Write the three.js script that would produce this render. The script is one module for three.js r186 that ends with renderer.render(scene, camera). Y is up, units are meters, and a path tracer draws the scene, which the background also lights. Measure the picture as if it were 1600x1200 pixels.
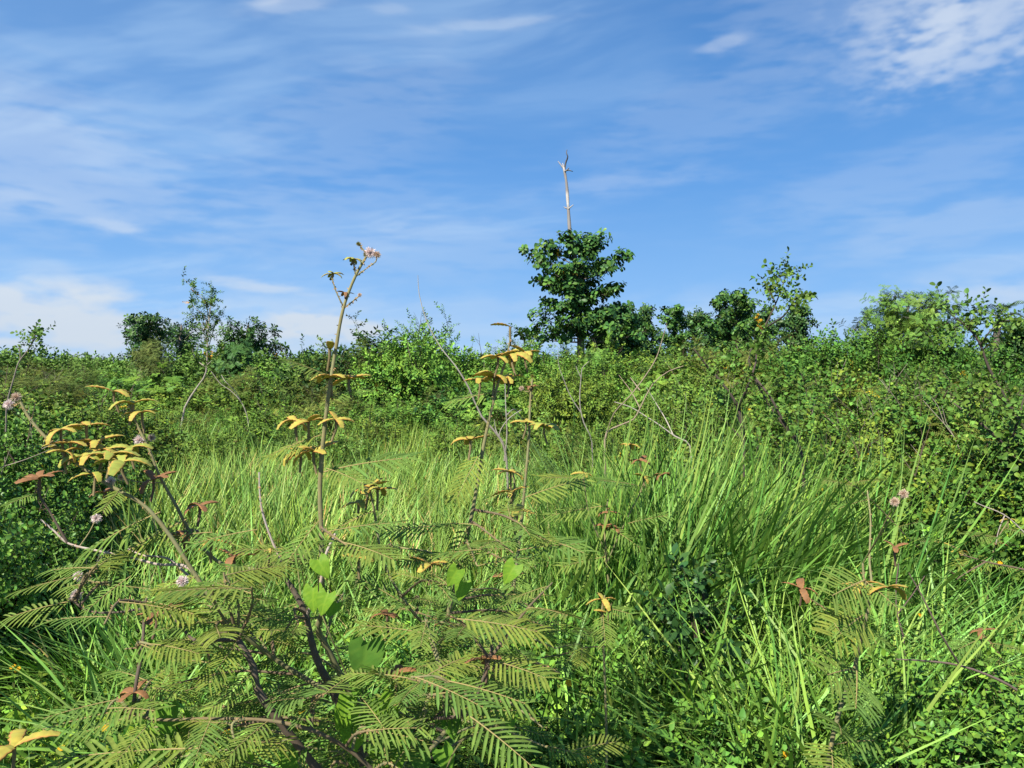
import * as THREE from 'three';

// ---------------------------------------------------------------- camera, sky, sun, exposure
const scene = new THREE.Scene();
const FPX = 1203, EYE = 1.7, PITCH = Math.atan(28 / FPX);          // focal length in photo pixels; horizon at photo row 572
const camera = new THREE.PerspectiveCamera(2 * Math.atan(600 / FPX) * 180 / Math.PI, 4 / 3, 0.05, 3000);
camera.position.set(0, EYE, 0);
camera.rotation.set(-PITCH, 0, 0);
scene.add(camera);

const EXPOSURE = 1.68;
const SUN = new THREE.Vector3(-0.42, 0.80, 0.62).normalize();
const sun = new THREE.DirectionalLight(new THREE.Color(1.0, 0.94, 0.81), 5);
sun.name = 'sun';
sun.position.copy(SUN).multiplyScalar(60);
sun.castShadow = true;
sun.shadow.radius = 1;
sun.shadow.mapSize.set(4096, 4096);
Object.assign(sun.shadow.camera, { left: -40, right: 40, top: 40, bottom: -40, near: 1, far: 160 });
scene.add(sun, sun.target);

const renderer = new THREE.WebGLRenderer({ antialias: true });
renderer.toneMapping = THREE.LinearToneMapping;
renderer.toneMappingExposure = EXPOSURE;
renderer.shadowMap.enabled = true;

// ---------------------------------------------------------------- random numbers and noise
function rng(seed) {
  let s = seed | 0;
  return () => { s = (s + 0x6d2b79f5) | 0; let t = Math.imul(s ^ (s >>> 15), 1 | s); t = (t + Math.imul(t ^ (t >>> 7), 61 | t)) ^ t; return ((t ^ (t >>> 14)) >>> 0) / 4294967296; };
}
const V = (x = 0, y = 0, z = 0) => new THREE.Vector3(x, y, z);
const lerp = (a, b, t) => a + (b - a) * t, clamp = (x, a = 0, b = 1) => Math.min(b, Math.max(a, x));
const sstep = (a, b, x) => { const t = clamp((x - a) / (b - a)); return t * t * (3 - 2 * t); };
const TAB = (() => { const r = rng(77), t = new Float32Array(65536); for (let i = 0; i < 65536; i++) t[i] = r(); return t; })();
function vnoise(x, y) {
  const ix = Math.floor(x), iy = Math.floor(y), fx = x - ix, fy = y - iy, sx = fx * fx * (3 - 2 * fx), sy = fy * fy * (3 - 2 * fy);
  const x0 = ix & 255, x1 = (ix + 1) & 255, y0 = (iy & 255) << 8, y1 = ((iy + 1) & 255) << 8;
  const a = TAB[y0 | x0], b = TAB[y0 | x1], c = TAB[y1 | x0], d = TAB[y1 | x1];
  return a + (b - a) * sx + (c - a + (a - b - c + d) * sx) * sy;
}
function fbm(x, y, n) { let s = 0, a = 0.5, t = 0; for (let i = 0; i < n; i++) { s += a * vnoise(x, y); t += a; a *= 0.5; const q = x * 1.62 - y * 1.18 + 17.3; y = x * 1.18 + y * 1.62 + 5.1; x = q; } return s / t; }

// ---------------------------------------------------------------- sky: air and clouds on the whole dome
{
  const W = 4096, H = 2048, data = new Float32Array(W * H * 4), EXP = 1 / EXPOSURE;
  // masses of cloud: [azimuth, elevation, half width, half height (degrees), tilt, strength, texture]
  const masses = [
    [-31, 3.0, 8.5, 2.2, 0, 1.15, 0], [-38, 4.2, 5, 1.2, 0, .5, 0], [-22, 1.0, 14, 2.0, 0, .5, 0], [-14.5, 2.9, 3.0, .9, 0, 1.4, 2], [-11, 2.5, 1.5, .7, 0, 1.2, 2], [-20, 2.2, 3, .8, 0, 1.0, 2],
    [-18, 5.6, 3.6, .5, -6, .6, 1], [-27.3, 9.1, 1.6, .45, -5, .9, 1], [-34.5, 10.0, 3.5, .9, 5, .55, 1], [-29, 12.5, 8, 3.2, -14, .42, 1], [-34, 13, 8, 5, -8, .38, 1],
    [-16, 24, 3.2, .5, 12, .60, 1], [-17.5, 24.2, 1.1, .35, 12, .7, 1], [-1.5, 23.7, 5, .35, 5, .6, 1], [-9, 24.4, 1.5, .35, 0, .4, 1], [15.2, 21.8, 1.5, .45, 8, .65, 1],
    [31, 20.4, 7, 2.8, 6, .80, 2], [28, 19.2, 2.8, 1.5, 30, .7, 2], [34, 22, 7, 3.4, 0, .7, 2], [27, 22.5, 4, 2.2, 0, .5, 2], [23, 24, 8, 3, 0, .30, 1], [-36, 25.5, 5, 1.5, 4, .4, 1],
    [30, 9.0, 8, 1.4, 10, .45, 1], [32, 6.2, 7, .7, 4, .45, 0], [26, 12, 9, 2.0, 10, .35, 1], [8, 13.1, 6, .7, 4, .40, 1], [-4, 8.8, 8, 2.2, 6, .35, 1], [-14, 10, 8, 2.5, 10, .30, 1],
    [-12, 17, 9, 3.5, 20, .30, 1], [14, 17.5, 9, 2.6, 14, .28, 1], [0, 3, 50, 2.2, 0, .22, 0], [33, 4.6, 5, .8, 0, .5, 0], [-40, 5.4, 3, .5, 0, .8, 1],
  ].map(([a, e, w, h, t, s, k]) => ({ a, e, iw: 1 / w, ih: 1 / h, c: Math.cos(t * Math.PI / 180), s: Math.sin(t * Math.PI / 180), k: s, tex: k }));
  const air = [[0, [.40, .65, .97]], [4, [.275, .545, .95]], [13, [.14, .375, .81]], [26, [.080, .245, .60]], [50, [.045, .150, .44]], [91, [.038, .125, .40]]], white = [0.88, 0.94, 1.0], veil = [.52, .74, 1.0];
  const airAt = (el) => { for (let i = 1; i < air.length; i++) if (el <= air[i][0]) { const t = (el - air[i - 1][0]) / (air[i][0] - air[i - 1][0]); return [0, 1, 2].map((k) => lerp(air[i - 1][1][k], air[i][1][k], t)); } };
  for (let row = 0; row < H; row++) {
    const up = ((row + 0.5) / H - 0.5) * Math.PI, y = Math.sin(up), cu = Math.cos(up), el = up * 180 / Math.PI, base = y > 0 ? airAt(el) : null;
    for (let col = 0; col < W; col++) {
      const o = (row * W + col) * 4;
      data[o + 3] = 1;
      if (y <= 0) { data[o] = 0.16 * EXP; data[o + 1] = 0.26 * EXP; data[o + 2] = 0.30 * EXP; continue; }
      const ang = ((col + 0.5) / W - 0.5) * 2 * Math.PI, x = Math.cos(ang) * cu, z = Math.sin(ang) * cu;
      const az = Math.atan2(x, -z) * 180 / Math.PI;
      // air: deep overhead, pale at the horizon
      // high thin cloud over the whole dome, drawn out by the wind
      const k = 1 / (y + 0.12), px = x * k, pz = z * k, wx = fbm(px * 1.1 + 3, pz * 1.1 + 9, 3) - .5, wz = fbm(px * 1.1 + 31, pz * 1.1 + 2, 3) - .5;
      const qx = (px * 0.93 + pz * 0.28) + wx * .55, qz = (-px * 0.28 + pz * 0.93) + wz * .55;
      const streak = fbm(qx * 2.0 + 11, qz * 5.6 + 7, 7) * .62 + fbm(qx * 5 + 3, qz * 19 + 1, 4) * .38, patch = fbm(qx * 0.8 + 41, qz * 0.9 + 3, 3);
      const thin = sstep(.36, .72, streak) * sstep(.34, .66, patch) * 0.26 + sstep(.3, .75, patch) * .12;
      let a = 0;
      // the cloud masses
      if (el < 60 && Math.abs(az) < 60) {
        const lx = az * .16, ly = el * .5;
        let n0 = -1, n1 = 0, n2 = 0;
        for (const m of masses) {
          const da = az - m.a, de = el - m.e, u = (da * m.c + de * m.s) * m.iw, v = (-da * m.s + de * m.c) * m.ih, r2 = u * u + v * v;
          if (r2 > 5) continue;
          if (n0 < 0) { n0 = fbm(lx * 2.2, ly * 2.2 + 5, 6); n1 = fbm(lx * 2.6 + wx - ly * .5, ly * 4.4 + 1.7 + wz + lx * .35, 7); n2 = fbm(lx * 5 + wx * 2 + 8, ly * 4.6 + wz * 2, 7); }
          const n = m.tex === 0 ? n0 : m.tex === 1 ? n1 : n2, body = Math.exp(-r2 * .9);
          a += (1 - a) * clamp(m.k * (m.e < 6 ? 1.0 : .44) * sstep(.28, .74, n * .72 + body * .36) * Math.min(1, body * 1.7));
        }
      }
      a = clamp(a, 0, .93);
      const dim = lerp(0.80, 0.97, sstep(0, 14, el));
      for (let i = 0; i < 3; i++) data[o + i] = lerp(lerp(base[i], veil[i], thin), white[i] * dim, a * .85) * EXP;
    }
  }
  const t = new THREE.DataTexture(data, W, H, THREE.RGBAFormat, THREE.FloatType);
  t.mapping = THREE.EquirectangularReflectionMapping;
  t.magFilter = t.minFilter = THREE.LinearFilter;
  t.needsUpdate = true;
  scene.background = t;
  scene.environment = t;
}

// ---------------------------------------------------------------- helpers
// a photo pixel at a given distance along the view -> a place in the scene
function P(px, py, d) {
  const x = (px - 800) / FPX, y = (600 - py) / FPX, c = Math.cos(PITCH), s = Math.sin(PITCH);
  const wy = y * c - s, wz = -c - y * s, k = d / -wz;
  return V(x * k, EYE + wy * k, wz * k);
}
const used = {};
const numbered = (n) => { const k = used[n] = (used[n] ?? -1) + 1; return k ? n + '_' + String(k).padStart(3, '0') : n; };
function tag(o, label, category, group, kind) {
  if (label) o.userData.label = label;
  if (category) o.userData.category = category;
  if (group) o.userData.group = group;
  if (kind) o.userData.kind = kind;
  return o;
}
function thing(name, label, category, at = V(), group) {
  const o = new THREE.Group();
  o.name = numbered(name);
  o.position.copy(at);
  scene.add(o);
  return tag(o, label, category, group);
}
function part(name, geo, mat, parent, label) {
  const m = new THREE.Mesh(geo, mat);
  m.name = name; m.castShadow = m.receiveShadow = true;
  parent.add(m);
  if (label) m.userData.label = label;
  return m;
}
function copies(name, geo, mat, list, parent, kind) {
  const m = new THREE.InstancedMesh(geo, mat, list.length);
  m.name = name; m.castShadow = m.receiveShadow = true;
  list.forEach((e, i) => { m.setMatrixAt(i, e.m); m.setColorAt(i, e.c); });
  if (kind) m.userData.kind = kind;
  parent.add(m);
  return m;
}
class Geo {
  constructor() { this.p = []; this.c = []; this.i = []; this.n = 0; }
  v(p, c) { this.p.push(p.x, p.y, p.z); this.c.push(c[0], c[1], c[2]); return this.n++; }
  tri(a, b, c) { this.i.push(a, b, c); }
  quad(a, b, c, d) { this.i.push(a, b, c, a, c, d); }
  // a flat or folded leaf
  leaf(base, dir, nor, L, W, col, { prof = [[0, .08], [.3, .85], [.62, 1], [1, 0]], fold = 0, droop = 0, mid = null, jit = null } = {}) {
    const side = V().crossVectors(dir, nor).normalize(), up = V().crossVectors(side, dir).normalize();
    let prev = null;
    const col0 = col, mid0 = mid;
    for (const [t, w] of prof) {
      if (jit) { const k = .84 + jit() * .32; col = col0.map((x) => x * k); mid = (mid0 ?? col0).map((x) => x * k); }
      const c = base.clone().addScaledVector(dir, L * t).addScaledVector(up, -droop * L * t * t);
      const h = w * W / 2, e = up.clone().multiplyScalar(fold * h);
      const l = this.v(c.clone().addScaledVector(side, -h).add(e), col), r = h > 1e-6 ? this.v(c.clone().addScaledVector(side, h).add(e), col) : l;
      const m = fold ? (h > 1e-6 ? this.v(c, mid ?? col) : l) : -1;
      if (prev) {
        if (fold) { this.quadSafe(prev.l, prev.m, m, l); this.quadSafe(prev.m, prev.r, r, m); } else this.quadSafe(prev.l, prev.r, r, l);
      }
      prev = { l, r, m };
    }
    return this;
  }
  quadSafe(a, b, c, d) { if (a !== b && b !== c && a !== c) this.tri(a, b, c); if (a !== c && c !== d && a !== d) this.tri(a, c, d); }
  // a bent tapering tube through points
  tube(pts, r0, r1, sides, col, wob = 0, rnd = null) {
    const N = pts.length, ring = [];
    let ref = V(0.31, 0.2, 0.93);
    for (let k = 0; k < N; k++) {
      const t = V().subVectors(pts[Math.min(N - 1, k + 1)], pts[Math.max(0, k - 1)]).normalize();
      const a = V().crossVectors(t, ref).normalize(), b = V().crossVectors(a, t).normalize();
      ref = V().crossVectors(t, a).negate();
      const f = k / (N - 1), r = (typeof r0 === 'function' ? r0(f) : lerp(r0, r1, f)) * (wob && rnd ? 1 + (rnd() - .5) * wob : 1), row = [];
      const c = typeof col === 'function' ? col(f) : col;
      for (let s = 0; s < sides; s++) { const w = s / sides * Math.PI * 2; row.push(this.v(pts[k].clone().addScaledVector(a, Math.cos(w) * r).addScaledVector(b, Math.sin(w) * r), c)); }
      ring.push(row);
    }
    for (let k = 0; k < N - 1; k++) for (let s = 0; s < sides; s++) { const q = (s + 1) % sides; this.quad(ring[k][s], ring[k][q], ring[k + 1][q], ring[k + 1][s]); }
    const end = this.v(pts[N - 1], typeof col === 'function' ? col(1) : col);
    for (let s = 0; s < sides; s++) this.tri(ring[N - 1][s], ring[N - 1][(s + 1) % sides], end);
    return this;
  }
  // a narrow grass blade: width tapers, bends over
  blade(base, az, lean, bend, L, W, col, seg = 4) {
    const d = V(Math.cos(az), 0, Math.sin(az)), side = V(-d.z, 0, d.x);
    let p = base.clone(), th = lean, prev = null;
    for (let k = 0; k <= seg; k++) {
      const t = k / seg, w = k === seg ? 0 : W * (t < .35 ? .75 + .7 * t : 1 - Math.pow((t - .35) / .65, 1.7) * .95) / 2;
      const l = this.v(p.clone().addScaledVector(side, -w), col), r = w ? this.v(p.clone().addScaledVector(side, w), col) : l;
      if (prev) this.quadSafe(prev[0], prev[1], r, l);
      prev = [l, r];
      p = p.clone().addScaledVector(d, Math.sin(th) * L / seg); p.y += Math.cos(th) * L / seg;
      th += bend / seg;
    }
    return this;
  }
  done() {
    const g = new THREE.BufferGeometry();
    g.setAttribute('position', new THREE.Float32BufferAttribute(this.p, 3));
    g.setAttribute('color', new THREE.Float32BufferAttribute(this.c, 3));
    g.setIndex(this.i);
    g.computeVertexNormals();
    return g;
  }
}
const curve = (pts, n) => new THREE.CatmullRomCurve3(pts, false, 'centripetal').getPoints(n);
const vary = (c, r, a = .2) => { const k = 1 + (r() - .5) * 2 * a, h = (r() - .5) * a; return [c[0] * k * (1 + h), c[1] * k, c[2] * k * (1 - h * .5)]; };
const mat4 = (p, yAxis, spin, s, sy = s) => {
  const q = new THREE.Quaternion().setFromUnitVectors(V(0, 1, 0), yAxis).multiply(new THREE.Quaternion().setFromAxisAngle(V(0, 1, 0), spin));
  return new THREE.Matrix4().compose(p, q, V(s, sy, s));
};
const rdir = (r) => { const z = r() * 2 - 1, a = r() * 6.2832, q = Math.sqrt(1 - z * z); return V(q * Math.cos(a), z, q * Math.sin(a)); };

// ---------------------------------------------------------------- materials
const leafy = (gloss, rough = .62) => new THREE.MeshPhysicalMaterial({ vertexColors: true, roughness: rough, clearcoat: gloss, clearcoatRoughness: .36, side: THREE.DoubleSide, specularIntensity: .22 });
const lucent = (gloss, through, rough = 1) => new THREE.MeshPhysicalMaterial({ vertexColors: true, roughness: rough, transmission: through, thickness: 0, clearcoat: gloss, clearcoatRoughness: .42, side: THREE.DoubleSide, specularIntensity: .15 });
const M = {
  leaf: leafy(.08), waxy: leafy(.24), grass: leafy(.14, .55), frond: lucent(0, .30), thin: lucent(.15, .45),
  pod: new THREE.MeshPhysicalMaterial({ vertexColors: true, roughness: .75, side: THREE.DoubleSide }),
  bark: new THREE.MeshStandardMaterial({ vertexColors: true, roughness: .9 }),
  puff: new THREE.MeshStandardMaterial({ vertexColors: true, roughness: .9, side: THREE.DoubleSide }),
};

// ---------------------------------------------------------------- ground
{
  const N = 512, data = new Uint8Array(N * N * 4);
  for (let y = 0; y < N; y++) for (let x = 0; x < N; x++) {
    const n = fbm(x / 16, y / 16, 5), g = fbm(x / 60 + 9, y / 60, 3), w = sstep(.4, .62, n), k = .75 + .5 * TAB[(y * 331 + x * 7) & 65535], o = (y * N + x) * 4;
    data[o] = lerp(74, 70, w) * k * (.7 + .6 * g); data[o + 1] = lerp(58, 86, w) * k * (.7 + .6 * g); data[o + 2] = lerp(38, 34, w) * k * (.7 + .6 * g); data[o + 3] = 255;
  }
  const t = new THREE.DataTexture(data, N, N);
  t.colorSpace = THREE.SRGBColorSpace; t.wrapS = t.wrapT = THREE.MirroredRepeatWrapping; t.magFilter = THREE.LinearFilter; t.repeat.set(400, 400); t.needsUpdate = true;
  const g = new THREE.PlaneGeometry(1600, 1600).rotateX(-Math.PI / 2);
  const ground = new THREE.Mesh(g, new THREE.MeshStandardMaterial({ map: t, roughness: 1 }));
  ground.name = 'ground'; ground.receiveShadow = true;
  tag(ground, 'dark soil and leaf litter under the scrub', 'ground', null, 'structure');
  scene.add(ground);
}

// ---------------------------------------------------------------- leaf sprays used by crowns
// a twig along +y with leaves set alternately round it
function spray(seed, { len = .3, n = 10, L = .05, W = .03, col, prof, fold = .25, out = .9, twig = [.07, .055, .03], tw = .0022, droop = .15, odd = null, oddShare = 0, tip = true }) {
  const r = rng(seed), g = new Geo();
  const bend = V((r() - .5) * .5, 1, (r() - .5) * .5).normalize();
  g.tube([V(), bend.clone().multiplyScalar(len * .5), V(0, len * .97, 0)], tw, tw * .4, 3, twig);
  for (let i = 0; i < n; i++) {
    const t = lerp(.12, 1, (i + r() * .6) / n), a = i * 2.4 + r() * .8, o = lerp(out, .35, tip ? Math.pow(t, 4) : 0);
    const d = V(Math.cos(a) * o, 1 - o * .75 + (r() - .5) * .4, Math.sin(a) * o).normalize();
    const nor = V(0, 1, 0).addScaledVector(rdir(r), .55).normalize(), s = .7 + r() * .5;
    if (Math.abs(nor.dot(d)) > .94) nor.set(d.z, .2, -d.x).normalize();
    g.leaf(V(Math.cos(a) * .006, len * t, Math.sin(a) * .006), d, nor, L * s, W * s, vary(r() < oddShare ? odd : col, r, .22), { prof, fold, droop });
  }
  return g.done();
}
// feathery compound leaves
function feather(seed, { n = 5, L = .22, pairs = 9, lw = .011, ll = .05, col }) {
  const r = rng(seed), g = new Geo();
  g.tube([V(), V(.02, .12, .01), V(0, .26, 0)], .003, .0012, 3, [.09, .08, .035]);
  for (let i = 0; i < n; i++) {
    const a = i * 2.4 + r(), b = V(0, .05 + .2 * i / n, 0), d = V(Math.cos(a), .55 + r() * .3, Math.sin(a)).normalize(), c = vary(col, r, .2);
    for (let k = 0; k < pairs; k++) {
      const t = (k + .8) / pairs, p = b.clone().addScaledVector(d, L * t); p.y -= t * t * L * .35;
      const sd = V(-d.z, 0, d.x).normalize(), len = ll * (1 - .5 * Math.abs(t - .5));
      for (const s of [-1, 1]) g.leaf(p, sd.clone().multiplyScalar(s).addScaledVector(d, .45).add(V(0, -.15 + (r() - .5) * .3, 0)).normalize(), V(0, 1, 0), len, lw, c, { prof: [[0, .3], [.45, 1], [1, 0]] });
    }
  }
  return g.done();
}
const OVAL = [[0, .1], [.3, .9], [.6, .95], [1, 0]], ROUND = [[0, .25], [.25, .9], [.6, 1], [.9, .55], [1, 0]], OBO = [[0, .12], [.3, .5], [.65, 1], [.9, .7], [1, 0]], LANCE = [[0, .15], [.3, 1], [.65, .7], [1, 0]];
const GRN = { mid: [.085, .165, .028], light: [.135, .235, .040], dark: [.030, .082, .020], deep: [.024, .066, .024], olive: [.125, .170, .040], lime: [.20, .36, .035], yel: [.60, .32, .03] };
const S = {
  round: [1, 2, 3].map((k) => spray(k, { len: .26, n: 13, L: .040, W: .030, col: GRN.mid, prof: ROUND, odd: GRN.light, oddShare: .4 })),
  bush: [4, 5, 6].map((k) => spray(k, { len: .34, n: 16, L: .062, W: .036, col: GRN.mid, prof: OVAL, odd: GRN.light, oddShare: .35 })),
  coarse: [7, 8].map((k) => spray(k, { len: .30, n: 10, L: .085, W: .05, col: GRN.dark, prof: OVAL, odd: GRN.mid, oddShare: .3 })),
  whorl: [9, 10, 11].map((k) => spray(k, { len: .22, n: 9, L: .19, W: .115, col: [.036, .100, .022], prof: OBO, out: 1, droop: .28, odd: [.085, .18, .03], oddShare: .28, tw: .006, tip: false })),
  tier: [12, 13].map((k) => spray(k, { len: .30, n: 11, L: .21, W: .10, col: [.036, .095, .026], prof: OBO, out: 1, droop: .25, odd: [.06, .13, .03], oddShare: .4, tw: .006 })),
  feather: [14, 15, 16].map((k) => feather(k, { col: GRN.light, pairs: 7, lw: .024, ll: .07, n: 6 })),
  herb: [17, 18, 19].map((k) => spray(k, { len: .26, n: 12, L: .042, W: .020, col: GRN.mid, prof: OVAL, odd: GRN.lime, oddShare: .3, twig: [.10, .14, .04] })),
  bright: [20, 21, 22].map((k) => spray(k, { len: .20, n: 10, L: .050, W: .028, col: [.09, .20, .03], prof: LANCE, odd: [.15, .29, .035], oddShare: .35, twig: [.10, .12, .04] })),
  fine: [23, 24].map((k) => feather(k, { col: GRN.olive, n: 6, L: .16, ll: .028, lw: .006, pairs: 10 })),
};

// many sprays set in place and joined into one geometry
function joined(list) {
  let nv = 0, ni = 0;
  for (const e of list) { nv += e.g.attributes.position.count; ni += e.g.index.count; }
  const p = new Float32Array(nv * 3), n = new Float32Array(nv * 3), c = new Float32Array(nv * 3), idx = new Uint32Array(ni);
  let v = 0, w = 0;
  for (const { g, m, c: t } of list) {
    const e = m.elements, P0 = g.attributes.position.array, N0 = g.attributes.normal.array, C0 = g.attributes.color.array, I0 = g.index.array, k = v, len = Math.hypot(e[0], e[1], e[2]) || 1;
    for (let i = 0; i < I0.length; i++) idx[w++] = I0[i] + k;
    for (let i = 0; i < P0.length; i += 3, v++) {
      const x = P0[i], y = P0[i + 1], z = P0[i + 2], a = N0[i], b = N0[i + 1], d = N0[i + 2], o = v * 3;
      p[o] = e[0] * x + e[4] * y + e[8] * z + e[12]; p[o + 1] = e[1] * x + e[5] * y + e[9] * z + e[13]; p[o + 2] = e[2] * x + e[6] * y + e[10] * z + e[14];
      n[o] = (e[0] * a + e[4] * b + e[8] * d) / len; n[o + 1] = (e[1] * a + e[5] * b + e[9] * d) / len; n[o + 2] = (e[2] * a + e[6] * b + e[10] * d) / len;
      c[o] = C0[i] * t.r; c[o + 1] = C0[i + 1] * t.g; c[o + 2] = C0[i + 2] * t.b;
    }
  }
  const g = new THREE.BufferGeometry();
  g.setAttribute('position', new THREE.BufferAttribute(p, 3)); g.setAttribute('normal', new THREE.BufferAttribute(n, 3)); g.setAttribute('color', new THREE.BufferAttribute(c, 3));
  g.setIndex(new THREE.BufferAttribute(idx, 1));
  return g;
}
const tinted = {};
function tintOf(mat, t = [1, 1, 1]) { const k = mat.uuid + t.map((x) => Math.round(x * 20)).join(); if (!tinted[k]) { tinted[k] = mat.clone(); tinted[k].color.setRGB(...t); } return tinted[k]; }
// ---------------------------------------------------------------- bushes
// one model: lobes [x, y, z, rx, ry, rz] about the base, sprays gathered on their outsides
function bushModel(o) {
  const r = rng(o.seed), list = [], lobes = o.lobes, wsum = lobes.reduce((s, b) => s + b[3] * b[4], 0);
  const inside = (p) => lobes.some((b) => ((p.x - b[0]) / b[3]) ** 2 + ((p.y - b[1]) / b[4]) ** 2 + ((p.z - b[2]) / b[5]) ** 2 < .42);
  const put = (p, axis, s) => {
    const k = .78 + r() * .5, w = (r() - .5) * .26, dry = r() < (o.dry ?? .003), c = dry ? new THREE.Color(3.6, 1.5, .8) : new THREE.Color(k * (1 + w), k, k * (1 - w));
    list.push({ g: o.kinds[Math.floor(r() * o.kinds.length)], m: mat4(p, axis, r() * 6.28, s), c });
  };
  for (let i = 0, guard = 0; i < o.n && guard < o.n * 6; guard++) {
    let w = r() * wsum, b = lobes[0];
    for (const q of lobes) { w -= q[3] * q[4]; if (w <= 0) { b = q; break; } }
    const d = rdir(r), f = 1 - Math.pow(r(), 2.2) * .55;
    if (d.y < -.35 && r() < .7) continue;
    const p = V(b[0] + d.x * b[3] * f, b[1] + d.y * b[4] * f, b[2] + d.z * b[5] * f);
    if (p.y < .03 || (inside(p) && r() < .8)) continue;
    i++;
    put(p, V(d.x, d.y * .6 + .55, d.z).addScaledVector(rdir(r), .7).normalize(), (o.s ?? 1) * (.75 + r() * .5));
  }
  const wood = new Geo(), woodCol = o.wood ?? [.07, .05, .035];
  for (let i = 0; i < (o.shoots ?? 0); i++) {                       // shoots that stand out of the outline
    const b = lobes[Math.floor(r() * lobes.length)], a = r() * 6.28, q = r() * .7, p0 = V(b[0] + Math.cos(a) * b[3] * q, b[1] + b[4] * .55, b[2] + Math.sin(a) * b[5] * q);
    const L = (o.shootLen ?? .6) * (.6 + r() * .8), d = V(Math.cos(a) * .35 + (r() - .5) * .5, 1, Math.sin(a) * .35 + (r() - .5) * .5).normalize(), bend = rdir(r).multiplyScalar(L * .2);
    const pts = curve([p0, p0.clone().addScaledVector(d, L * .5).add(bend), p0.clone().addScaledVector(d, L)], 5);
    wood.tube(pts, .006, .002, 4, woodCol);
    for (let k = 1; k < 6; k++) for (let m = 0; m < 2; m++) if (r() < .85) put(pts[k], d.clone().addScaledVector(rdir(r), .9).normalize(), (o.s ?? 1) * (.45 + r() * .4));
  }
  for (let i = 0; i < (o.bare ?? 0); i++) {                         // dead twigs poking out
    const b = lobes[Math.floor(r() * lobes.length)], d = V(r() - .5, .5 + r() * .6, r() - .5).normalize(), p0 = V(b[0], b[1], b[2]), L = (Math.max(b[3], b[4]) + .25) * (1 + r() * .5), c = r() < .5 ? [.26, .22, .17] : [.10, .07, .05];
    const e = p0.clone().addScaledVector(d, L), mid = p0.clone().lerp(e, .55).add(rdir(r).multiplyScalar(L * .12)), pts = curve([p0, mid, e], 7);
    wood.tube(pts, .007 * (o.thick ?? 1), .002, 4, c);
    for (let k = 0; k < 2; k++) { const q = pts[4 + k], f = q.clone().addScaledVector(d.clone().addScaledVector(rdir(r), .9).normalize(), L * .3); wood.tube([q, q.clone().lerp(f, .5).add(rdir(r).multiplyScalar(.02)), f], .0035, .0015, 3, c); }
  }
  for (const b of lobes) for (let i = 0; i < (o.stems ?? 2); i++) {  // stems from the ground into the lobes
    const e = V(b[0] + (r() - .5) * b[3], b[1] + b[4] * (.2 + r() * .5), b[2] + (r() - .5) * b[5]), f = V((r() - .5) * .3, -.02, (r() - .5) * .3);
    wood.tube(curve([f, V(lerp(f.x, e.x, .35) + (r() - .5) * .15, e.y * .45, lerp(f.z, e.z, .35)), e], 7), .018 * (o.thick ?? 1), .004, 5, woodCol, .2, r);
  }
  return { leaves: joined(list), wood: wood.done(), w: o.w, h: o.h };
}
const models = {};
// a bush of half width w and height h, taken from the few models of its sort
function bush(name, label, category, group, at, { sort, variants = 4, seed, w, h, tint, mat = M.leaf, make }) {
  const r = rng(seed), v = Math.floor(r() * variants), key = sort + v;
  if (!models[key]) { const q = rng(4000 + v * 13 + sort.length * 101), k = make(q, v); models[key] = bushModel({ ...k, seed: 4100 + v * 7 + sort.length }); }
  const m = models[key], t = thing(name, label, category, at, group), sc = V(w / m.w, h / m.h, w / m.w), a = r() * 6.28;
  const x = part('twigs', m.wood, M.bark, t), y = part('foliage', m.leaves, tintOf(mat, tint), t);
  for (const e of [x, y]) { e.scale.copy(sc); e.rotation.y = a; e.userData.kind = 'stuff'; }
  return t;
}
function lumps(r, w, h, n = 5) {
  const L = [[0, h * .40, 0, w * .74, h * .40, w * .74]];
  for (let i = 0; i < n; i++) { const a = r() * 6.28, q = w * (.35 + r() * .5), y = h * (.42 + r() * .36), k = w * (.26 + r() * .24); L.push([Math.cos(a) * q, y, Math.sin(a) * q, k, Math.min(h - y, k * 1.1), k]); }
  L.push([(r() - .5) * w * .5, h * .78, (r() - .5) * w * .5, w * .32, h * .22, w * .32]);
  return L;
}
const topAt = (px) => {                                             // outline of the scrub against the sky, photo pixels
  const T = [[-300, 585], [0, 580], [60, 566], [150, 562], [190, 578], [300, 588], [400, 588], [450, 566], [490, 552], [560, 546], [620, 528], [665, 524], [720, 545], [760, 552], [800, 535], [850, 530], [900, 532], [1000, 542], [1060, 550], [1120, 548], [1180, 530], [1240, 540], [1300, 548], [1340, 545], [1500, 548], [1560, 562], [1620, 572], [1900, 560]];
  for (let i = 1; i < T.length; i++) if (px <= T[i][0]) return lerp(T[i - 1][1], T[i][1], (px - T[i - 1][0]) / (T[i][0] - T[i - 1][0]));
  return 560;
};
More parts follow.
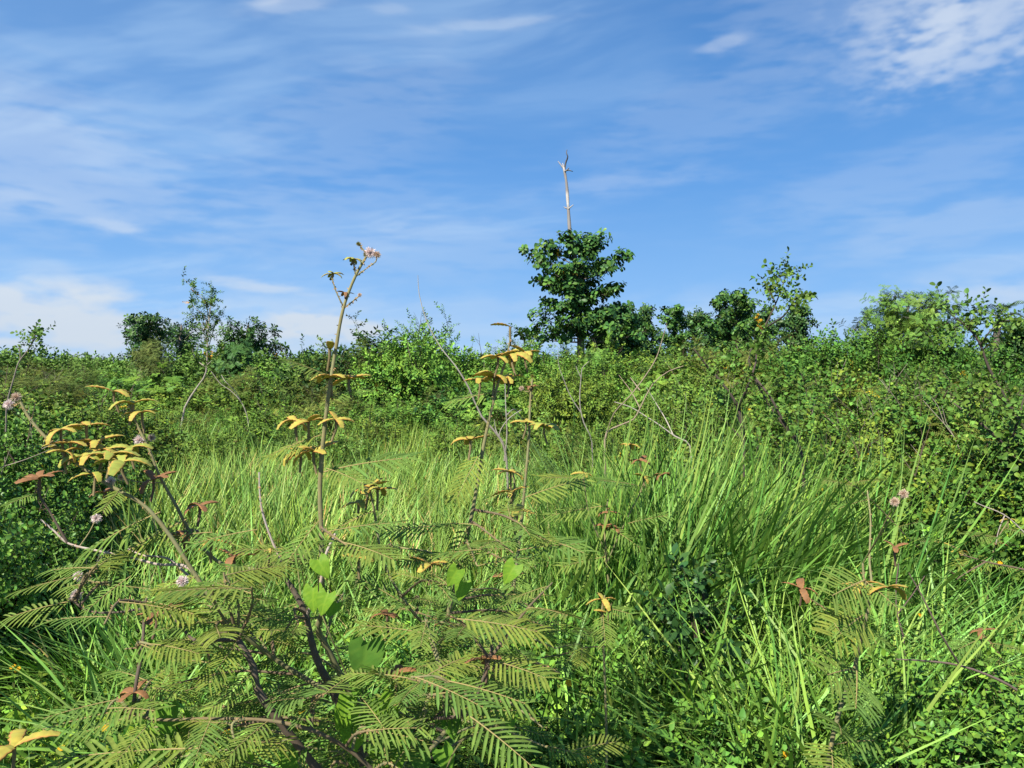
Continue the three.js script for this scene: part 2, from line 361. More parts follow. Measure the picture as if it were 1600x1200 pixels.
{
  const r = rng(500);
  const KIND = [
    { kinds: S.bush, tint: [1.28, 1.24, 1], label: 'rounded leafy bush', name: 'scrub_bush' },
    { kinds: [S.bush[2], S.coarse[0]], tint: [.95, 1.0, .95], label: 'dark coarse-leaved bush', name: 'dark_bush' },
    { kinds: S.fine, tint: [1.15, 1.12, .95], label: 'feathery olive bush', name: 'feathery_bush' },
    { kinds: [S.feather[0], S.round[0]], s: .68, tint: [1.0, 1.05, .9], label: 'airy light green bush', name: 'airy_bush' },
  ];
  const MARKS = [[-60, 'beyond the thin grey twig'], [110, 'beside the flat-topped tree, on its open side'], [222, 'under the flat-topped tree'], [310, 'around the slender sapling'], [395, 'around the wide tiered tree'], [500, 'behind the tall flowering stem'], [650, 'behind the long pale whip'], [780, 'behind the paired pod stems'], [900, 'at the foot of the snag-topped tree'], [1008, 'before the pagoda-like tree'], [1090, 'before the ragged tree'], [1160, 'before the round-headed tree'], [1246, 'before the narrow stacked tree'], [1415, 'around the light feathery tree'], [1570, 'around the small palm']];
  const landmark = (px) => MARKS.reduce((a, b) => (Math.abs(b[0] - px) < Math.abs(a[0] - px) ? b : a))[1];
  const row = (x0, x1, step, d0, d1, drop, w0, w1, n, mix, suffix) => {
    for (let px = x0; px <= x1; px += step * (.8 + r() * .4)) {
      const d = lerp(d0, d1, r()), py = topAt(px) + drop + (r() - .4) * 46, top = P(px, py, d), h = Math.max(.8, top.y - .22), w = lerp(w0, w1, r());
      const K = KIND[r() < mix ? (r() < .3 ? 3 : 0) : r() < .5 ? 1 : 2];
      const k = .74 + r() * .5, hue = (r() - .5) * .34;
      bush(K.name, K.label + suffix + ' ' + landmark(px), 'bush', K.label + ' look-alikes' + suffix + ' ' + landmark(px), V(top.x, 0, top.z), { sort: K.name, seed: 900 + Math.round(px * 3 + d * 17), w, h, tint: [K.tint[0] * k * (1 + hue), K.tint[1] * k, K.tint[2] * k], make: (q) => ({ w: 1, h: 1.9, lobes: lumps(q, 1, 1.9), n: 640, kinds: K.kinds, s: K.s ?? 1, shoots: 14, shootLen: .55, stems: 1, bare: 3 }) });
    }
  };
  row(-260, 1860, 62, 22, 28, 14, 1.3, 2.0, 230, .55, ' in the rear scrub');
  row(-160, 1760, 44, 14.5, 17.5, 4, .95, 1.4, 330, .62, ' in the main scrub');
  row(-100, 1100, 48, 11.8, 13.2, 62, .7, 1.0, 420, .7, ' low at the meadow edge');
}
// far scrub reaching to the horizon
{
  const r = rng(321), patches = [0, 1, 2].map(() => {
    const L = [];
    for (let i = 0; i < 260; i++) { const a = r() * 6.28, q = Math.sqrt(r()), k = .7 + r() * .5; L.push({ g: S.bush[i % 3], m: mat4(V(Math.cos(a) * q * 2.2, (1 - q * q * .6) * Math.sqrt(r()) * 1.4, Math.sin(a) * q * 2.2), V(r() - .5, 1, r() - .5).normalize(), r() * 6.28, 1.6 + r()), c: new THREE.Color(k, k, k) }); }
    return joined(L);
  }), lists = [[], [], []];
  for (let i = 0; i < 900; i++) { const d = 30 + Math.pow(r(), 1.5) * 130, x = (r() - .5) * 2 * d * .95, k = .8 + r() * .4; lists[i % 3].push({ m: mat4(V(x, 0, -d), V(0, 1, 0), r() * 6.28, 1 + r() * .6, .7 + r() * .55), c: new THREE.Color(k, k, k) }); }
  const t = new THREE.Group(); t.name = 'distant_undergrowth'; scene.add(t); tag(t, 'low green scrub running to the horizon', 'undergrowth', null, 'stuff');
  patches.forEach((g, i) => copies('foliage', g, M.leaf, lists[i], t, 'stuff'));
}

// ---------------------------------------------------------------- trees
// limbs: list of [start, end]; leaf sprays gather toward the ends
function tree(name, label, category, group, at, o) {
  const r = rng(o.seed), t = thing(name, label, category, at, group), list = [];
  const trunk = new Geo();
  trunk.tube(curve(o.trunk, 16), o.r0, o.r1, 8, (f) => vary(o.wood ?? [.16, .14, .115], r, .12), .12, r);
  part('trunk', trunk.done(), M.bark, t);
  const limbs = new Geo();
  for (const [a, e, n = 14, spread = .3, sc = 1] of o.limbs) {
    const L = a.distanceTo(e), m = a.clone().lerp(e, .5).add(V((r() - .5) * L * .15, -L * (o.sag ?? .05), (r() - .5) * L * .15)), pts = curve([a, m, e], 8);
    limbs.tube(pts, Math.max(.008, L * .016), .005, 5, o.wood ?? [.12, .10, .08]);
    for (let i = 0; i < n; i++) {
      const f = lerp(.22, 1.03, Math.pow(r(), .75)), b = a.clone().lerp(e, f).addScaledVector(m.clone().sub(a.clone().lerp(e, .5)), 4 * f * (1 - f));
      const off = rdir(r).multiply(V(1, o.flat ?? .55, 1)).multiplyScalar(spread * (.35 + .75 * Math.sin(Math.min(1, f) * 2.4)) * Math.pow(r(), .5)), p = b.clone().add(off), k = .75 + r() * .5, w = (r() - .5) * .2;
      limbs.tube([b, b.clone().lerp(p, .5).add(V(0, -.02, 0)), p], .005, .003, 3, o.wood ?? [.12, .10, .08]);
      list.push({ g: o.kinds[Math.floor(r() * o.kinds.length)], m: mat4(p, off.clone().normalize().add(V(0, .8, 0)).addScaledVector(rdir(r), .5).normalize(), r() * 6.28, sc * (o.s ?? 1) * (.75 + r() * .5)), c: r() < (o.dry ?? 0) ? new THREE.Color(5, 1.3, .6) : new THREE.Color(k * (1 + w) * (o.tint?.[0] ?? 1), k * (o.tint?.[1] ?? 1), k * (1 - w) * (o.tint?.[2] ?? 1)) });
    }
  }
  part('branch', limbs.done(), M.bark, t);
  part('crown', joined(list), o.mat ?? M.waxy, t).userData.kind = 'stuff';
  return t;
}
const rel = (base) => (px, py, d) => P(px, py, d).sub(base);
{ // the big-leaved tree with a bare dead top
  const D = 25, base = P(902, 560, D).setY(0), q = rel(base), r = rng(4242);
  const ax = (py, dz = 0) => q(902 - (py < 380 ? 8 : 4) + (py - 380) * .06, py, D + dz);
  const limb = (py, ex, ey, dz, n = 16, sp = .34) => [ax(py), q(900 + (ex - 900) * 1.05, ey - 2, D + dz), Math.round(n * 1.15), sp * .86];
  const limbs = [
    limb(420, 822, 394, -.2, 20, .26), limb(415, 850, 384, .3, 20, .30), limb(405, 885, 372, -.3, 16, .30), limb(405, 915, 376, .2, 18, .3), limb(415, 944, 370, -.1, 22, .27), limb(410, 930, 385, .5, 16, .3),
    limb(440, 968, 405, -.2, 26, .30), limb(436, 945, 412, .6, 18, .32), limb(450, 845, 412, -.5, 18, .32), limb(456, 842, 440, .2, 20, .30), limb(462, 858, 446, -.7, 16, .3), limb(470, 966, 453, -.1, 26, .22), limb(466, 940, 462, -.6, 18, .26),
    limb(430, 880, 425, -1.0, 20, .38), limb(430, 910, 418, -1.1, 22, .38), limb(450, 890, 450, -1.0, 22, .38), limb(450, 915, 440, 1.0, 18, .38), limb(440, 880, 430, 1.1, 18, .38), limb(480, 895, 470, -.9, 20, .36), limb(480, 925, 470, .8, 14, .32),
    limb(500, 858, 474, -.3, 18, .30), limb(505, 880, 480, -.8, 18, .34), limb(520, 838, 492, .2, 20, .3), limb(515, 920, 492, -.9, 20, .38), limb(520, 950, 486, -.4, 24, .38), limb(525, 980, 498, .1, 24, .36), limb(530, 845, 515, -.8, 22, .42), limb(525, 890, 505, -1.1, 22, .42), limb(530, 960, 515, -.9, 22, .45), limb(535, 1000, 520, -.2, 18, .4), limb(535, 820, 522, -.2, 16, .35),
  ];
  const t = tree('snag_topped_tree', 'tall big-leaved tree with a pale dead snag rising from its crown', 'tree', null, base, {
    seed: 88, trunk: [V(0, -.05, 0), ax(540), ax(480), ax(420), ax(378)], r0: .15, r1: .075, limbs, kinds: S.whorl, s: .92, dry: .008, flat: .42, wood: [.14, .12, .10],
  });
  const snag = new Geo(), pale = [.47, .44, .42], grey = [.27, .25, .24];
  const sp = curve([ax(392), q(892, 372, D), q(888, 326, D), q(885, 285, D), q(881, 262, D)], 24);
  snag.tube(sp, (f) => lerp(.068, .034, f) * (1 + .12 * Math.sin(f * 23)), 0, 9, (f) => vary(fbm(f * 9, 3, 3) > .55 ? grey : pale, r, .15), .14, r);
  part('dead_trunk', snag.done(), M.bark, t, 'bare pale dead trunk top');
  const twig = (pts, r0, c) => { const g = new Geo(); g.tube(curve(pts.map(([x, y, z = 0]) => q(x, y, D + z)), 10), r0, .012, 5, c, .2, r); part('dead_branch', g.done(), M.bark, t); };
  twig([[882, 264], [884, 254], [887, 245, -.1], [885, 239, -.1], [886, 234]], .034, [.10, .10, .11]);
  twig([[881, 264], [876, 257, .1], [872, 252, .2]], .03, grey);
  twig([[881, 264], [880, 258], [879, 255]], .03, pale);
  twig([[882, 267], [888, 266, .1], [895, 268, .2]], .035, grey);
  twig([[882, 268], [887, 265, -.2], [889, 262, -.3]], .03, grey);
  twig([[887, 326], [884, 325, .1], [881, 323, .2]], .035, grey);
  twig([[887, 327], [891, 324, -.1], [896, 320, -.2]], .03, pale);
  twig([[886, 384], [878, 372, .1], [875, 366, .1], [869, 362, .2]], .035, [.12, .11, .10]);
}
// background trees: [px, crown top, half width px, base row, depth, kind, label]
function bgTree(px, top, half, bottom, D, kinds, label, seed, opt = {}) {
  half *= 1.08;
  const base = P(px, 575, D).setY(0), q = rel(base), r = rng(seed), limbs = [];
  const tiers = opt.tiers ?? 7;
  for (let i = 0; i < tiers; i++) {                                 // whorls of level boughs with gaps between
    const f = (i + .15 + r() * .4) / tiers, y = lerp(bottom, top, f), k = 4 + Math.floor(r() * 3), a0 = r() * 6.28;
    for (let j = 0; j < k; j++) {
      const a = a0 + j / k * 6.28 + (r() - .5) * .5, w = half * (opt.shape ? opt.shape(f) : Math.sin(.5 + f * 2.3)) * (.35 + Math.pow(r(), 1.4) * 1.1), dy = (r() - .5) * half * .4;
      limbs.push([q(px + (r() - .5) * 3, y + half * .28 + dy, D), q(px + Math.cos(a) * w, y - half * .14 + dy, D + Math.sin(a) * w * D / FPX), Math.round((opt.per ?? 12) * (.4 + w / half)), half * D / FPX * (opt.spread ?? .17) * (.6 + .6 * w / half)]);
    }
  }
  limbs.push([q(px, top + half * .6, D), q(px + (r() - .5) * 8, top + 1, D), 7, half * D / FPX * .13]);
  return tree(opt.name ?? 'broadleaf_tree', label, 'tree', 'trees standing above the scrub', base, { seed: seed + 1, trunk: [V(0, -.05, 0), q(px + 2, 560, D), q(px - 1, lerp(bottom, top, .5), D), q(px, top + half * .4, D)], r0: .14, r1: .04, limbs, kinds, s: opt.s ?? .85, flat: .35, tint: opt.tint, dry: opt.dry ?? 0, mat: opt.mat });
}
const layered = (f) => .45 + .6 * Math.abs(Math.sin(f * 9 + 1));
function boughTree(px, D, label, ends, seed, o = {}) {
  const base = P(px, 575, D).setY(0), q = rel(base), r = rng(seed), limbs = ends.map(([x, y, n = 12]) => { const dz = (r() - .5) * 2.2; return [q(lerp(px, x, .25), y + 14 + Math.abs(x - px) * .35, D), q(x, y, D + dz), n, .36]; });
  return tree('broadleaf_tree', label, 'tree', 'trees standing above the scrub', base, { seed: seed + 1, trunk: [V(0, -.05, 0), q(px + 1, 560, D), q(px - 2, 530, D), q(px, 508, D)], r0: .14, r1: .04, limbs, kinds: S.tier, s: .82, flat: .38, dry: o.dry ?? 0 });
}
boughTree(224, 34, 'dark flat-topped tree standing above low scrub', [[192, 507, 13], [205, 501, 15], [214, 496, 17], [226, 498, 17], [238, 501, 16], [250, 502, 13], [253, 512, 11], [214, 513, 15], [230, 515, 16], [243, 516, 15], [208, 527, 11], [238, 530, 15], [222, 530, 14], [206, 546, 9], [200, 558, 7], [236, 548, 12], [262, 521, 11], [250, 532, 10], [215, 545, 10]], 3001);
boughTree(284, 36, 'dark open tree between the flat-topped tree and the slender sapling', [[280, 509, 11], [305, 508, 11], [270, 517, 12], [290, 521, 14], [302, 526, 12], [284, 540, 14], [264, 546, 10], [311, 536, 9], [301, 550, 11], [274, 530, 11], [290, 555, 11], [262, 524, 9], [296, 538, 11]], 3011);
boughTree(388, 32, 'wide dark tree with tiered branches beside the slender sapling', [[349, 513, 11], [364, 509, 11], [384, 513, 13], [400, 506, 9], [418, 514, 11], [428, 521, 9], [431, 534, 9], [440, 546, 8], [421, 546, 12], [434, 562, 9], [361, 530, 14], [381, 525, 15], [401, 530, 16], [350, 549, 10], [374, 550, 14], [402, 555, 14], [388, 540, 14], [412, 536, 13], [366, 545, 12]], 3021, { dry: .02 });
bgTree(236, 545, 20, 599, 28, S.fine, 'fuzzy olive tree in front of the flat-topped tree', 3031, { per: 13, s: 1.5, mat: M.leaf, spread: .4, name: 'feathery_tree' });
bgTree(372, 548, 30, 604, 27, S.feather, 'blue-green feathery tree in front of the wide tiered tree', 3041, { per: 12, s: 1.1, spread: .3, mat: M.leaf, tint: [.45, .62, .9], name: 'feathery_tree' });
bgTree(962, 482, 34, 558, 27, S.whorl, 'broad tree tucked against the snag-topped tree', 3051, { per: 13, shape: (f) => 1.2 - .7 * f });
bgTree(1008, 483, 20, 558, 40, S.tier, 'small dark tree with pagoda-like tiers', 3061, { per: 9, shape: (f) => (1.15 - .9 * f) });
bgTree(1056, 482, 24, 563, 38, S.whorl, 'middle-sized green tree beside the pagoda-like tree', 3071, { per: 12, shape: (f) => 1.1 - .6 * f });
bgTree(1092, 488, 24, 568, 41, S.tier, 'dark ragged tree with a bare lower trunk', 3081, { per: 9, shape: layered });
bgTree(985, 498, 36, 575, 30, S.whorl, 'low spreading tree filling the gap behind the snag-topped tree', 3121, { per: 12, shape: (f) => 1.2 - .7 * f });
bgTree(1122, 506, 30, 575, 37, S.tier, 'low dark tree between the ragged tree and the round-headed tree', 3131, { per: 10, shape: (f) => 1.1 - .6 * f });
bgTree(1192, 484, 30, 570, 39, S.tier, 'dark tree leaning out from behind the round-headed tree', 3141, { per: 11, shape: layered });
bgTree(1152, 466, 38, 553, 33, S.whorl, 'large round-headed tree behind the thicket', 3091, { per: 14, shape: (f) => .9 + .3 * Math.sin(f * 3) });
bgTree(1246, 484, 22, 558, 36, S.tier, 'narrow dark tree with flat stacked branches', 3101, { per: 9, shape: (f) => 1.1 - .55 * f });
bgTree(1598, 508, 30, 574, 26, S.tier, 'dark drooping tree behind the palm', 3111, { per: 9 });
// the light feathery tree
{
  const D = 15, base = P(1415, 590, D).setY(0), q = rel(base), limbs = [], r = rng(61);
  for (const [x, y, dz] of [[1332, 512, .2], [1345, 500, -.3], [1352, 492, .4], [1372, 470, 0], [1380, 480, .5], [1398, 455, -.1], [1402, 478, -.5], [1420, 466, .3], [1440, 468, -.3], [1455, 470, .4], [1468, 480, -.4], [1480, 466, 0], [1492, 485, .4], [1500, 505, -.2], [1360, 515, -.6], [1390, 500, -.8], [1425, 495, -.9], [1455, 500, -.8], [1480, 515, -.5], [1350, 540, -.7], [1385, 530, -1], [1430, 530, -1.1], [1470, 535, -.9]])
    limbs.push([q(lerp(1415, x, .3), y + 65, D + dz * .3), q(x, y, D + dz), 26, .22]);
  tree('feathery_tree', 'light green feathery tree rising above the thicket', 'tree', null, base, { seed: 62, trunk: [V(0, -.05, 0), q(1412, 575, D), q(1420, 520, D), q(1418, 480, D)], r0: .07, r1: .02, limbs, kinds: S.feather, s: .55, mat: M.leaf, sag: -.03, tint: [.9, .95, .9], flat: .7 });
  for (const [x, w, h, dz] of [[1290, 1.1, 1.95, -1], [1375, 1.1, 2.15, -.8], [1460, 1.1, 2.2, -.7], [1540, 1.0, 1.95, -.5]]) {
    const b = P(x, 600, D + dz).setY(0);
    bush('glossy_bush', 'dense deep green bush at the foot of the light feathery tree', 'bush', 'bushes under the light feathery tree', b, { sort: 'glossy_bush', variants: 2, seed: 640 + x, w, h, tint: [.75, .95, .8], make: (q) => ({ w: 1.1, h: 2, lobes: lumps(q, 1.1, 2, 5), n: 850, kinds: [S.bush[1], S.round[1]], shoots: 5, stems: 1, s: 1.05 }) });
  }
}
// palm
{
  const D = 19, base = P(1556, 560, D).setY(0), q = rel(base), t = thing('palm_tree', 'small palm with feathered fronds above the thicket', 'tree', base);
  const g = new Geo(); g.tube(curve([V(0, -.05, 0), q(1556, 540, D), q(1560, 498, D)], 8), .10, .07, 8, [.12, .10, .08]); part('trunk', g.done(), M.bark, t);
  const r = rng(93), head = q(1560, 496, D);
  for (let i = 0; i < 15; i++) {
    const a = i * 2.4 + .4, up = .9 - (i % 5) * .28, d = V(Math.cos(a), up, Math.sin(a)).normalize(), f = new Geo(), L = .65 + r() * .3, c = vary(i % 3 ? [.05, .11, .05] : GRN.light, r, .2);
    const pts = curve([head, head.clone().addScaledVector(d, L * .5).add(V(0, .05, 0)), head.clone().addScaledVector(d, L).add(V(0, -.16, 0))], 12);
    f.tube(pts, .012, .004, 4, [.10, .14, .04]);
    const sd = V(-d.z, 0, d.x).normalize();
    for (let k = 2; k < 13; k++) for (const s of [-1, 1]) for (let m = 0; m < 2; m++) f.leaf(pts[k].clone().addScaledVector(d, m * .03), sd.clone().multiplyScalar(s).addScaledVector(d, .8).add(V(0, -.1 + r() * .35, 0)).normalize(), V(0, 1, 0), .26 * (1.1 - k / 16), .018, c, { prof: [[0, .6], [.4, 1], [1, 0]] });
    part('frond', f.done(), M.waxy, t);
  }
}
// ---------------------------------------------------------------- slender saplings and bare dead wood
function sapling(name, label, base, o) {
  const r = rng(o.seed), t = thing(name, label, o.category ?? 'tree', base, o.group), list = [];
  for (const [pts, r0, r1, leaves, bare] of o.stems) {
    const g = new Geo(), path = curve(pts, 18);
    g.tube(path, r0, r1, 6, typeof o.wood === 'function' ? o.wood : o.wood, .22, r);
    part(pts[0].y < .3 ? 'trunk' : 'branch', g.done(), M.bark, t);
    for (let i = 0; i < (leaves ?? 0); i++) {
      const f = lerp(bare ?? .3, 1, r()), p = path[Math.min(18, Math.round(f * 18))], k = .75 + r() * .5, w = (r() - .5) * .2;
      list.push({ g: o.kind, m: mat4(p, V(0, .2, 0).addScaledVector(rdir(r), 1).normalize(), r() * 6.28, (o.s ?? 1) * (.6 + r() * .6)), c: r() < (o.dry ?? .03) ? new THREE.Color(5, 1.5, .6) : new THREE.Color(k * (1 + w), k, k * (1 - w)) });
    }
  }
  if (list.length) part('crown', joined(list), M.leaf, t).userData.kind = 'stuff';
  return t;
}
const px3 = (base, arr) => arr.map(([x, y, d]) => P(x, y, d).sub(base));
{
  const D = 12, b = P(286, 645, D).setY(0), L = (a) => px3(b, a.map(([x, y, z = 0]) => [x, y, D + z]));
  sapling('slender_sapling', 'slender leaning sapling with small leaves reaching above the scrub', b, { seed: 11, kind: S.bush[0], s: .55, wood: [.32, .28, .23], stems: [
    [[V(0, -.03, 0), ...L([[286, 645], [308, 605], [321, 585], [324, 540], [326, 510], [330, 470], [333, 448]])], .017, .004, 60, .5],
    [L([[326, 500], [322, 476], [306, 455], [286, 435]]), .008, .003, 28, .2],
    [L([[326, 515], [318, 492], [306, 483], [298, 473]]), .007, .003, 20, .2],
    [L([[325, 540], [315, 512], [300, 492]]), .008, .003, 22, .3],
    [L([[325, 545, .1], [335, 512, .2], [344, 490, .2]]), .008, .003, 26, .3],
    [L([[324, 570, -.1], [340, 555, -.3], [352, 540, -.3]]), .008, .003, 26, .2],
    [L([[324, 575, .1], [305, 560, .3], [300, 545, .3]]), .008, .003, 22, .2],
  ] });
  const d2 = 11.5, b2 = P(388, 650, d2).setY(0);
  sapling('dead_bent_stem', 'bare grey stem bent over at the meadow edge beside the slender sapling', b2, { category: 'dead branch', seed: 12, wood: [.30, .27, .22], stems: [[[V(0, 0, 0), ...px3(b2, [[388, 660, d2], [378, 630, d2], [360, 610, d2], [345, 600, d2], [330, 580, d2]])], .009, .004], [px3(b2, [[378, 630, d2], [368, 612, d2 - .1], [352, 596, d2 - .2], [346, 586, d2]]), .008, .004]] });
}
{
  const D = 4.6, b = P(10, 640, D).setY(0), L = (a) => px3(b, a.map(([x, y, z = 0]) => [x, y, D + z]));
  sapling('thin_sapling', 'thin grey twig with sparse leaves standing over the dark shrub', b, { seed: 13, kind: S.round[0], s: .5, wood: [.20, .17, .14], stems: [
    [[V(0, 0, 0), ...L([[10, 640], [22, 590], [30, 565], [45, 545], [55, 520], [57, 503]])], .006, .002, 9, .6], [L([[32, 562], [31, 548], [30, 540]]), .004, .002, 3, .3], [L([[48, 540], [56, 528], [62, 524]]), .004, .002, 4, .3], [L([[40, 550], [50, 548], [60, 546]]), .004, .002, 4, .3]] });
}
{ // pale leafless whip and its broken neighbours
  const D = 6.2, b = P(795, 705, D).setY(0), L = (a) => px3(b, a.map(([x, y, z = 0]) => [x, y, D + z]));
  sapling('dead_shrub', 'leafless pale shrub whose long whip reaches above the scrub', b, { category: 'dead shrub', seed: 14, wood: (f) => f > .5 ? [.36, .33, .29] : [.27, .235, .20], stems: [
    [[V(0, 0, 0), ...L([[793, 740], [785, 690], [752, 650], [732, 605], [712, 572], [690, 545], [668, 505], [655, 460], [653, 430]])], .011, .002],
    [L([[788, 720], [792, 680], [790, 630], [789, 590]]), .007, .003], [L([[788, 700], [780, 680], [790, 660], [800, 650], [815, 640]]), .006, .003], [L([[790, 650], [805, 640, .2], [818, 660, .3]]), .005, .003], [L([[786, 690], [775, 672, .2], [772, 655, .2]]), .005, .002]] });
}
{
  const D = 6.0, b = P(946, 780, D).setY(0), L = (a) => px3(b, a.map(([x, y, z = 0]) => [x, y, D + z]));
  sapling('dead_shrub', 'forked bare shrub with two crooked tan arms in the grass', b, { category: 'dead shrub', seed: 15, wood: [.28, .215, .15], stems: [
    [[V(0, 0, 0), ...L([[946, 775], [945, 700], [948, 676], [970, 664], [990, 655], [1000, 638], [1020, 600], [1045, 580], [1068, 572]])], .011, .003],
    [L([[948, 676], [960, 645, -.1], [985, 618, -.2], [1010, 585, -.1], [1025, 560, 0], [1035, 530, .1], [1042, 505, .1]]), .006, .002],
    [L([[1000, 638], [985, 610, .2], [967, 586, .3]]), .005, .002], [L([[1000, 610], [985, 590, .2]]), .006, .003]] });
  const b2 = P(1076, 700, D).setY(0), L2 = (a) => px3(b2, a.map(([x, y, z = 0]) => [x, y, D + z]));
  sapling('fallen_branch', 'pale broken branch slanting down into the grass', b2, { category: 'dead branch', seed: 16, wood: [.42, .37, .32], stems: [
    [[V(0, 0, 0), ...L2([[1078, 696], [1055, 682], [1030, 664], [1005, 648], [985, 636], [960, 628]])], .008, .003], [L2([[1052, 680], [1040, 655, .1], [1022, 625, .2], [1010, 605, .2]]), .005, .002]] });
  const b3 = P(918, 700, D + .8).setY(0), L3 = (a) => px3(b3, a.map(([x, y, z = 0]) => [x, y, D + .8 + z]));
  sapling('dead_shrub', 'thin grey dead shrub with a forked tip before the dense bushes', b3, { category: 'dead shrub', seed: 17, wood: [.28, .25, .22], stems: [
    [[V(0, 0, 0), ...L3([[925, 690], [912, 660], [906, 630], [908, 590], [910, 575], [920, 565]])], .007, .003], [L3([[908, 645], [892, 620], [882, 596], [873, 570], [872, 545]]), .005, .002], [L3([[908, 590], [903, 580], [900, 572]]), .005, .003]] });
}
// ---------------------------------------------------------------- right-hand thicket and dark-branched shrubs
{
  const r = rng(7100), mounds = [
    // px, row of the top, depth, half width
    [1140, 600, 9.5, .9], [1210, 585, 9.2, 1.0], [1290, 590, 9.6, 1.0], [1370, 610, 9.2, 1.0], [1450, 610, 8.8, 1.0], [1530, 606, 8.6, .9], [1620, 602, 8.5, 1.0], [1700, 602, 8.5, 1.0],
    [1090, 628, 8.0, .6], [1180, 640, 7.0, .75], [1270, 642, 6.6, .8], [1360, 650, 6.4, .8], [1450, 640, 6.2, .8], [1540, 632, 6.0, .8], [1640, 625, 5.8, .9],
    [1240, 705, 5.4, .5], [1310, 712, 5.0, .55], [1400, 712, 4.7, .6], [1500, 700, 4.5, .6], [1600, 680, 4.3, .65], [1700, 690, 4.3, .7],
  ];
  mounds.forEach(([px, py, d, w], i) => {
    const top = P(px, py, d), near = d < 5.6;
    bush(near ? 'bramble_bush' : 'thicket_bush', near ? 'tangled small-leaved bramble mound ' + (px < 1280 ? 'where the sedge tips come to rest' : px < 1350 ? 'beneath the weak mimosa twig' : px < 1450 ? 'behind the pink-headed mimosa sapling' : px < 1550 ? 'behind the orange pods of the leaning mimosa' : 'under the pale curving twig') : d > 8 ? 'mixed small-leaved shrub at the back of the tangled thicket' : 'small-leaved twiggy shrub in the middle of the tangled thicket', 'bush', near ? 'bramble mounds beside the sedge' : d > 8 ? 'shrubs at the back of the thicket' : 'shrubs in the middle of the thicket', V(top.x, 0, top.z),
      { sort: near ? 'bramble_bush' : 'thicket_bush', seed: 7200 + i * 3, w, h: top.y - .1, tint: near ? [[1.2, 1.18, 1], [.9, 1.0, .9], [1.35, 1.15, .9]][i % 3] : [[1.3, 1.2, 1], [.85, .98, .85], [1.5, 1.2, .9], [1.0, 1.12, 1]][i % 4], make: (q, v) => near ? { w: .6, h: 1.2, lobes: lumps(q, .6, 1.2), n: 1250, kinds: [...S.round, S.herb[0]], shoots: 10, shootLen: .3, stems: 2, dry: .006, s: .75, thick: .6, bare: 5 } : { w: .85, h: 1.5, lobes: lumps(q, .85, 1.5), n: 1000, kinds: v % 2 ? [...S.round, S.herb[1]] : [S.round[1], S.bush[2], S.fine[0]], shoots: 12, shootLen: .42, stems: 2, dry: .006, thick: .6, s: .95, bare: 6 } });
  });
  // dark crooked shrubs with visible limbs
  const D = 5.1, mk = (label, base, stems, seed, leaves = 14) => { const b = P(...base).setY(0); sapling('crooked_shrub', label, b, { category: 'shrub', group: 'crooked shrubs in the thicket', seed, kind: S.round[1], s: .75, dry: .02, wood: [.075, .055, .045], stems: stems.map(([pts, r0, r1, n], i) => [(i ? [] : [V(0, 0, 0)]).concat(px3(b, pts)), r0, r1, n ?? leaves, .35]) }); };
  mk('crooked dark-limbed shrub where the meadow meets the thicket', [1160, 720, D], [
    [[[1162, 720, D], [1160, 665, D], [1150, 630, D], [1125, 595, D], [1105, 572, D], [1084, 545, D]], .018, .005], [[[1160, 665, D], [1145, 640, D + .2], [1130, 632, D + .3]], .008, .003], [[[1152, 640, D], [1170, 600, D - .2], [1180, 570, D - .2], [1182, 540, D]], .010, .004], [[[1162, 690, D], [1140, 665, D], [1122, 650, D]], .008, .003]], 81);
  mk('crooked shrub with a tall twig carrying heart-shaped leaves against the sky', [1255, 700, D - .3], [
    [[[1250, 700, D - .3], [1225, 660, D - .3], [1203, 620, D - .3], [1180, 590, D - .2]], .014, .005, 20], [[[1245, 690, D], [1200, 630, D], [1170, 560, D], [1190, 520, D], [1205, 490, D], [1218, 460, D], [1225, 440, D], [1231, 422, D]], .010, .002, 26], [[[1200, 510, D], [1228, 490, D - .2], [1240, 470, D - .2], [1250, 462, D - .1]], .006, .002, 16], [[[1212, 474, D], [1204, 458, D], [1197, 444, D]], .004, .002, 5]], 82);
  mk('crooked shrub with a long dark arching stem on the edge of the bramble', [1640, 720, 4.6], [
    [[[1625, 720, 4.6], [1585, 645, 4.6], [1545, 575, 4.6], [1530, 535, 4.6], [1512, 512, 4.6], [1484, 490, 4.6]], .012, .003, 22], [[[1512, 512, 4.6], [1530, 500, 4.7], [1545, 495, 4.8]], .004, .002, 8], [[[1532, 540, 4.6], [1545, 520, 4.5], [1560, 505, 4.5], [1580, 500, 4.4]], .005, .002, 12], [[[1590, 655, 4.6], [1560, 620, 4.4], [1530, 610, 4.3]], .006, .003, 10]], 83);
  mk('crooked shrub with a dark stem lying across the bramble', [1660, 800, 4.2], [
    [[[1640, 780, 4.2], [1575, 700, 4.2], [1530, 660, 4.2], [1490, 630, 4.3]], .013, .004, 18], [[[1575, 700, 4.2], [1590, 660, 4.1], [1600, 620, 4.1]], .007, .003, 12]], 84);
}
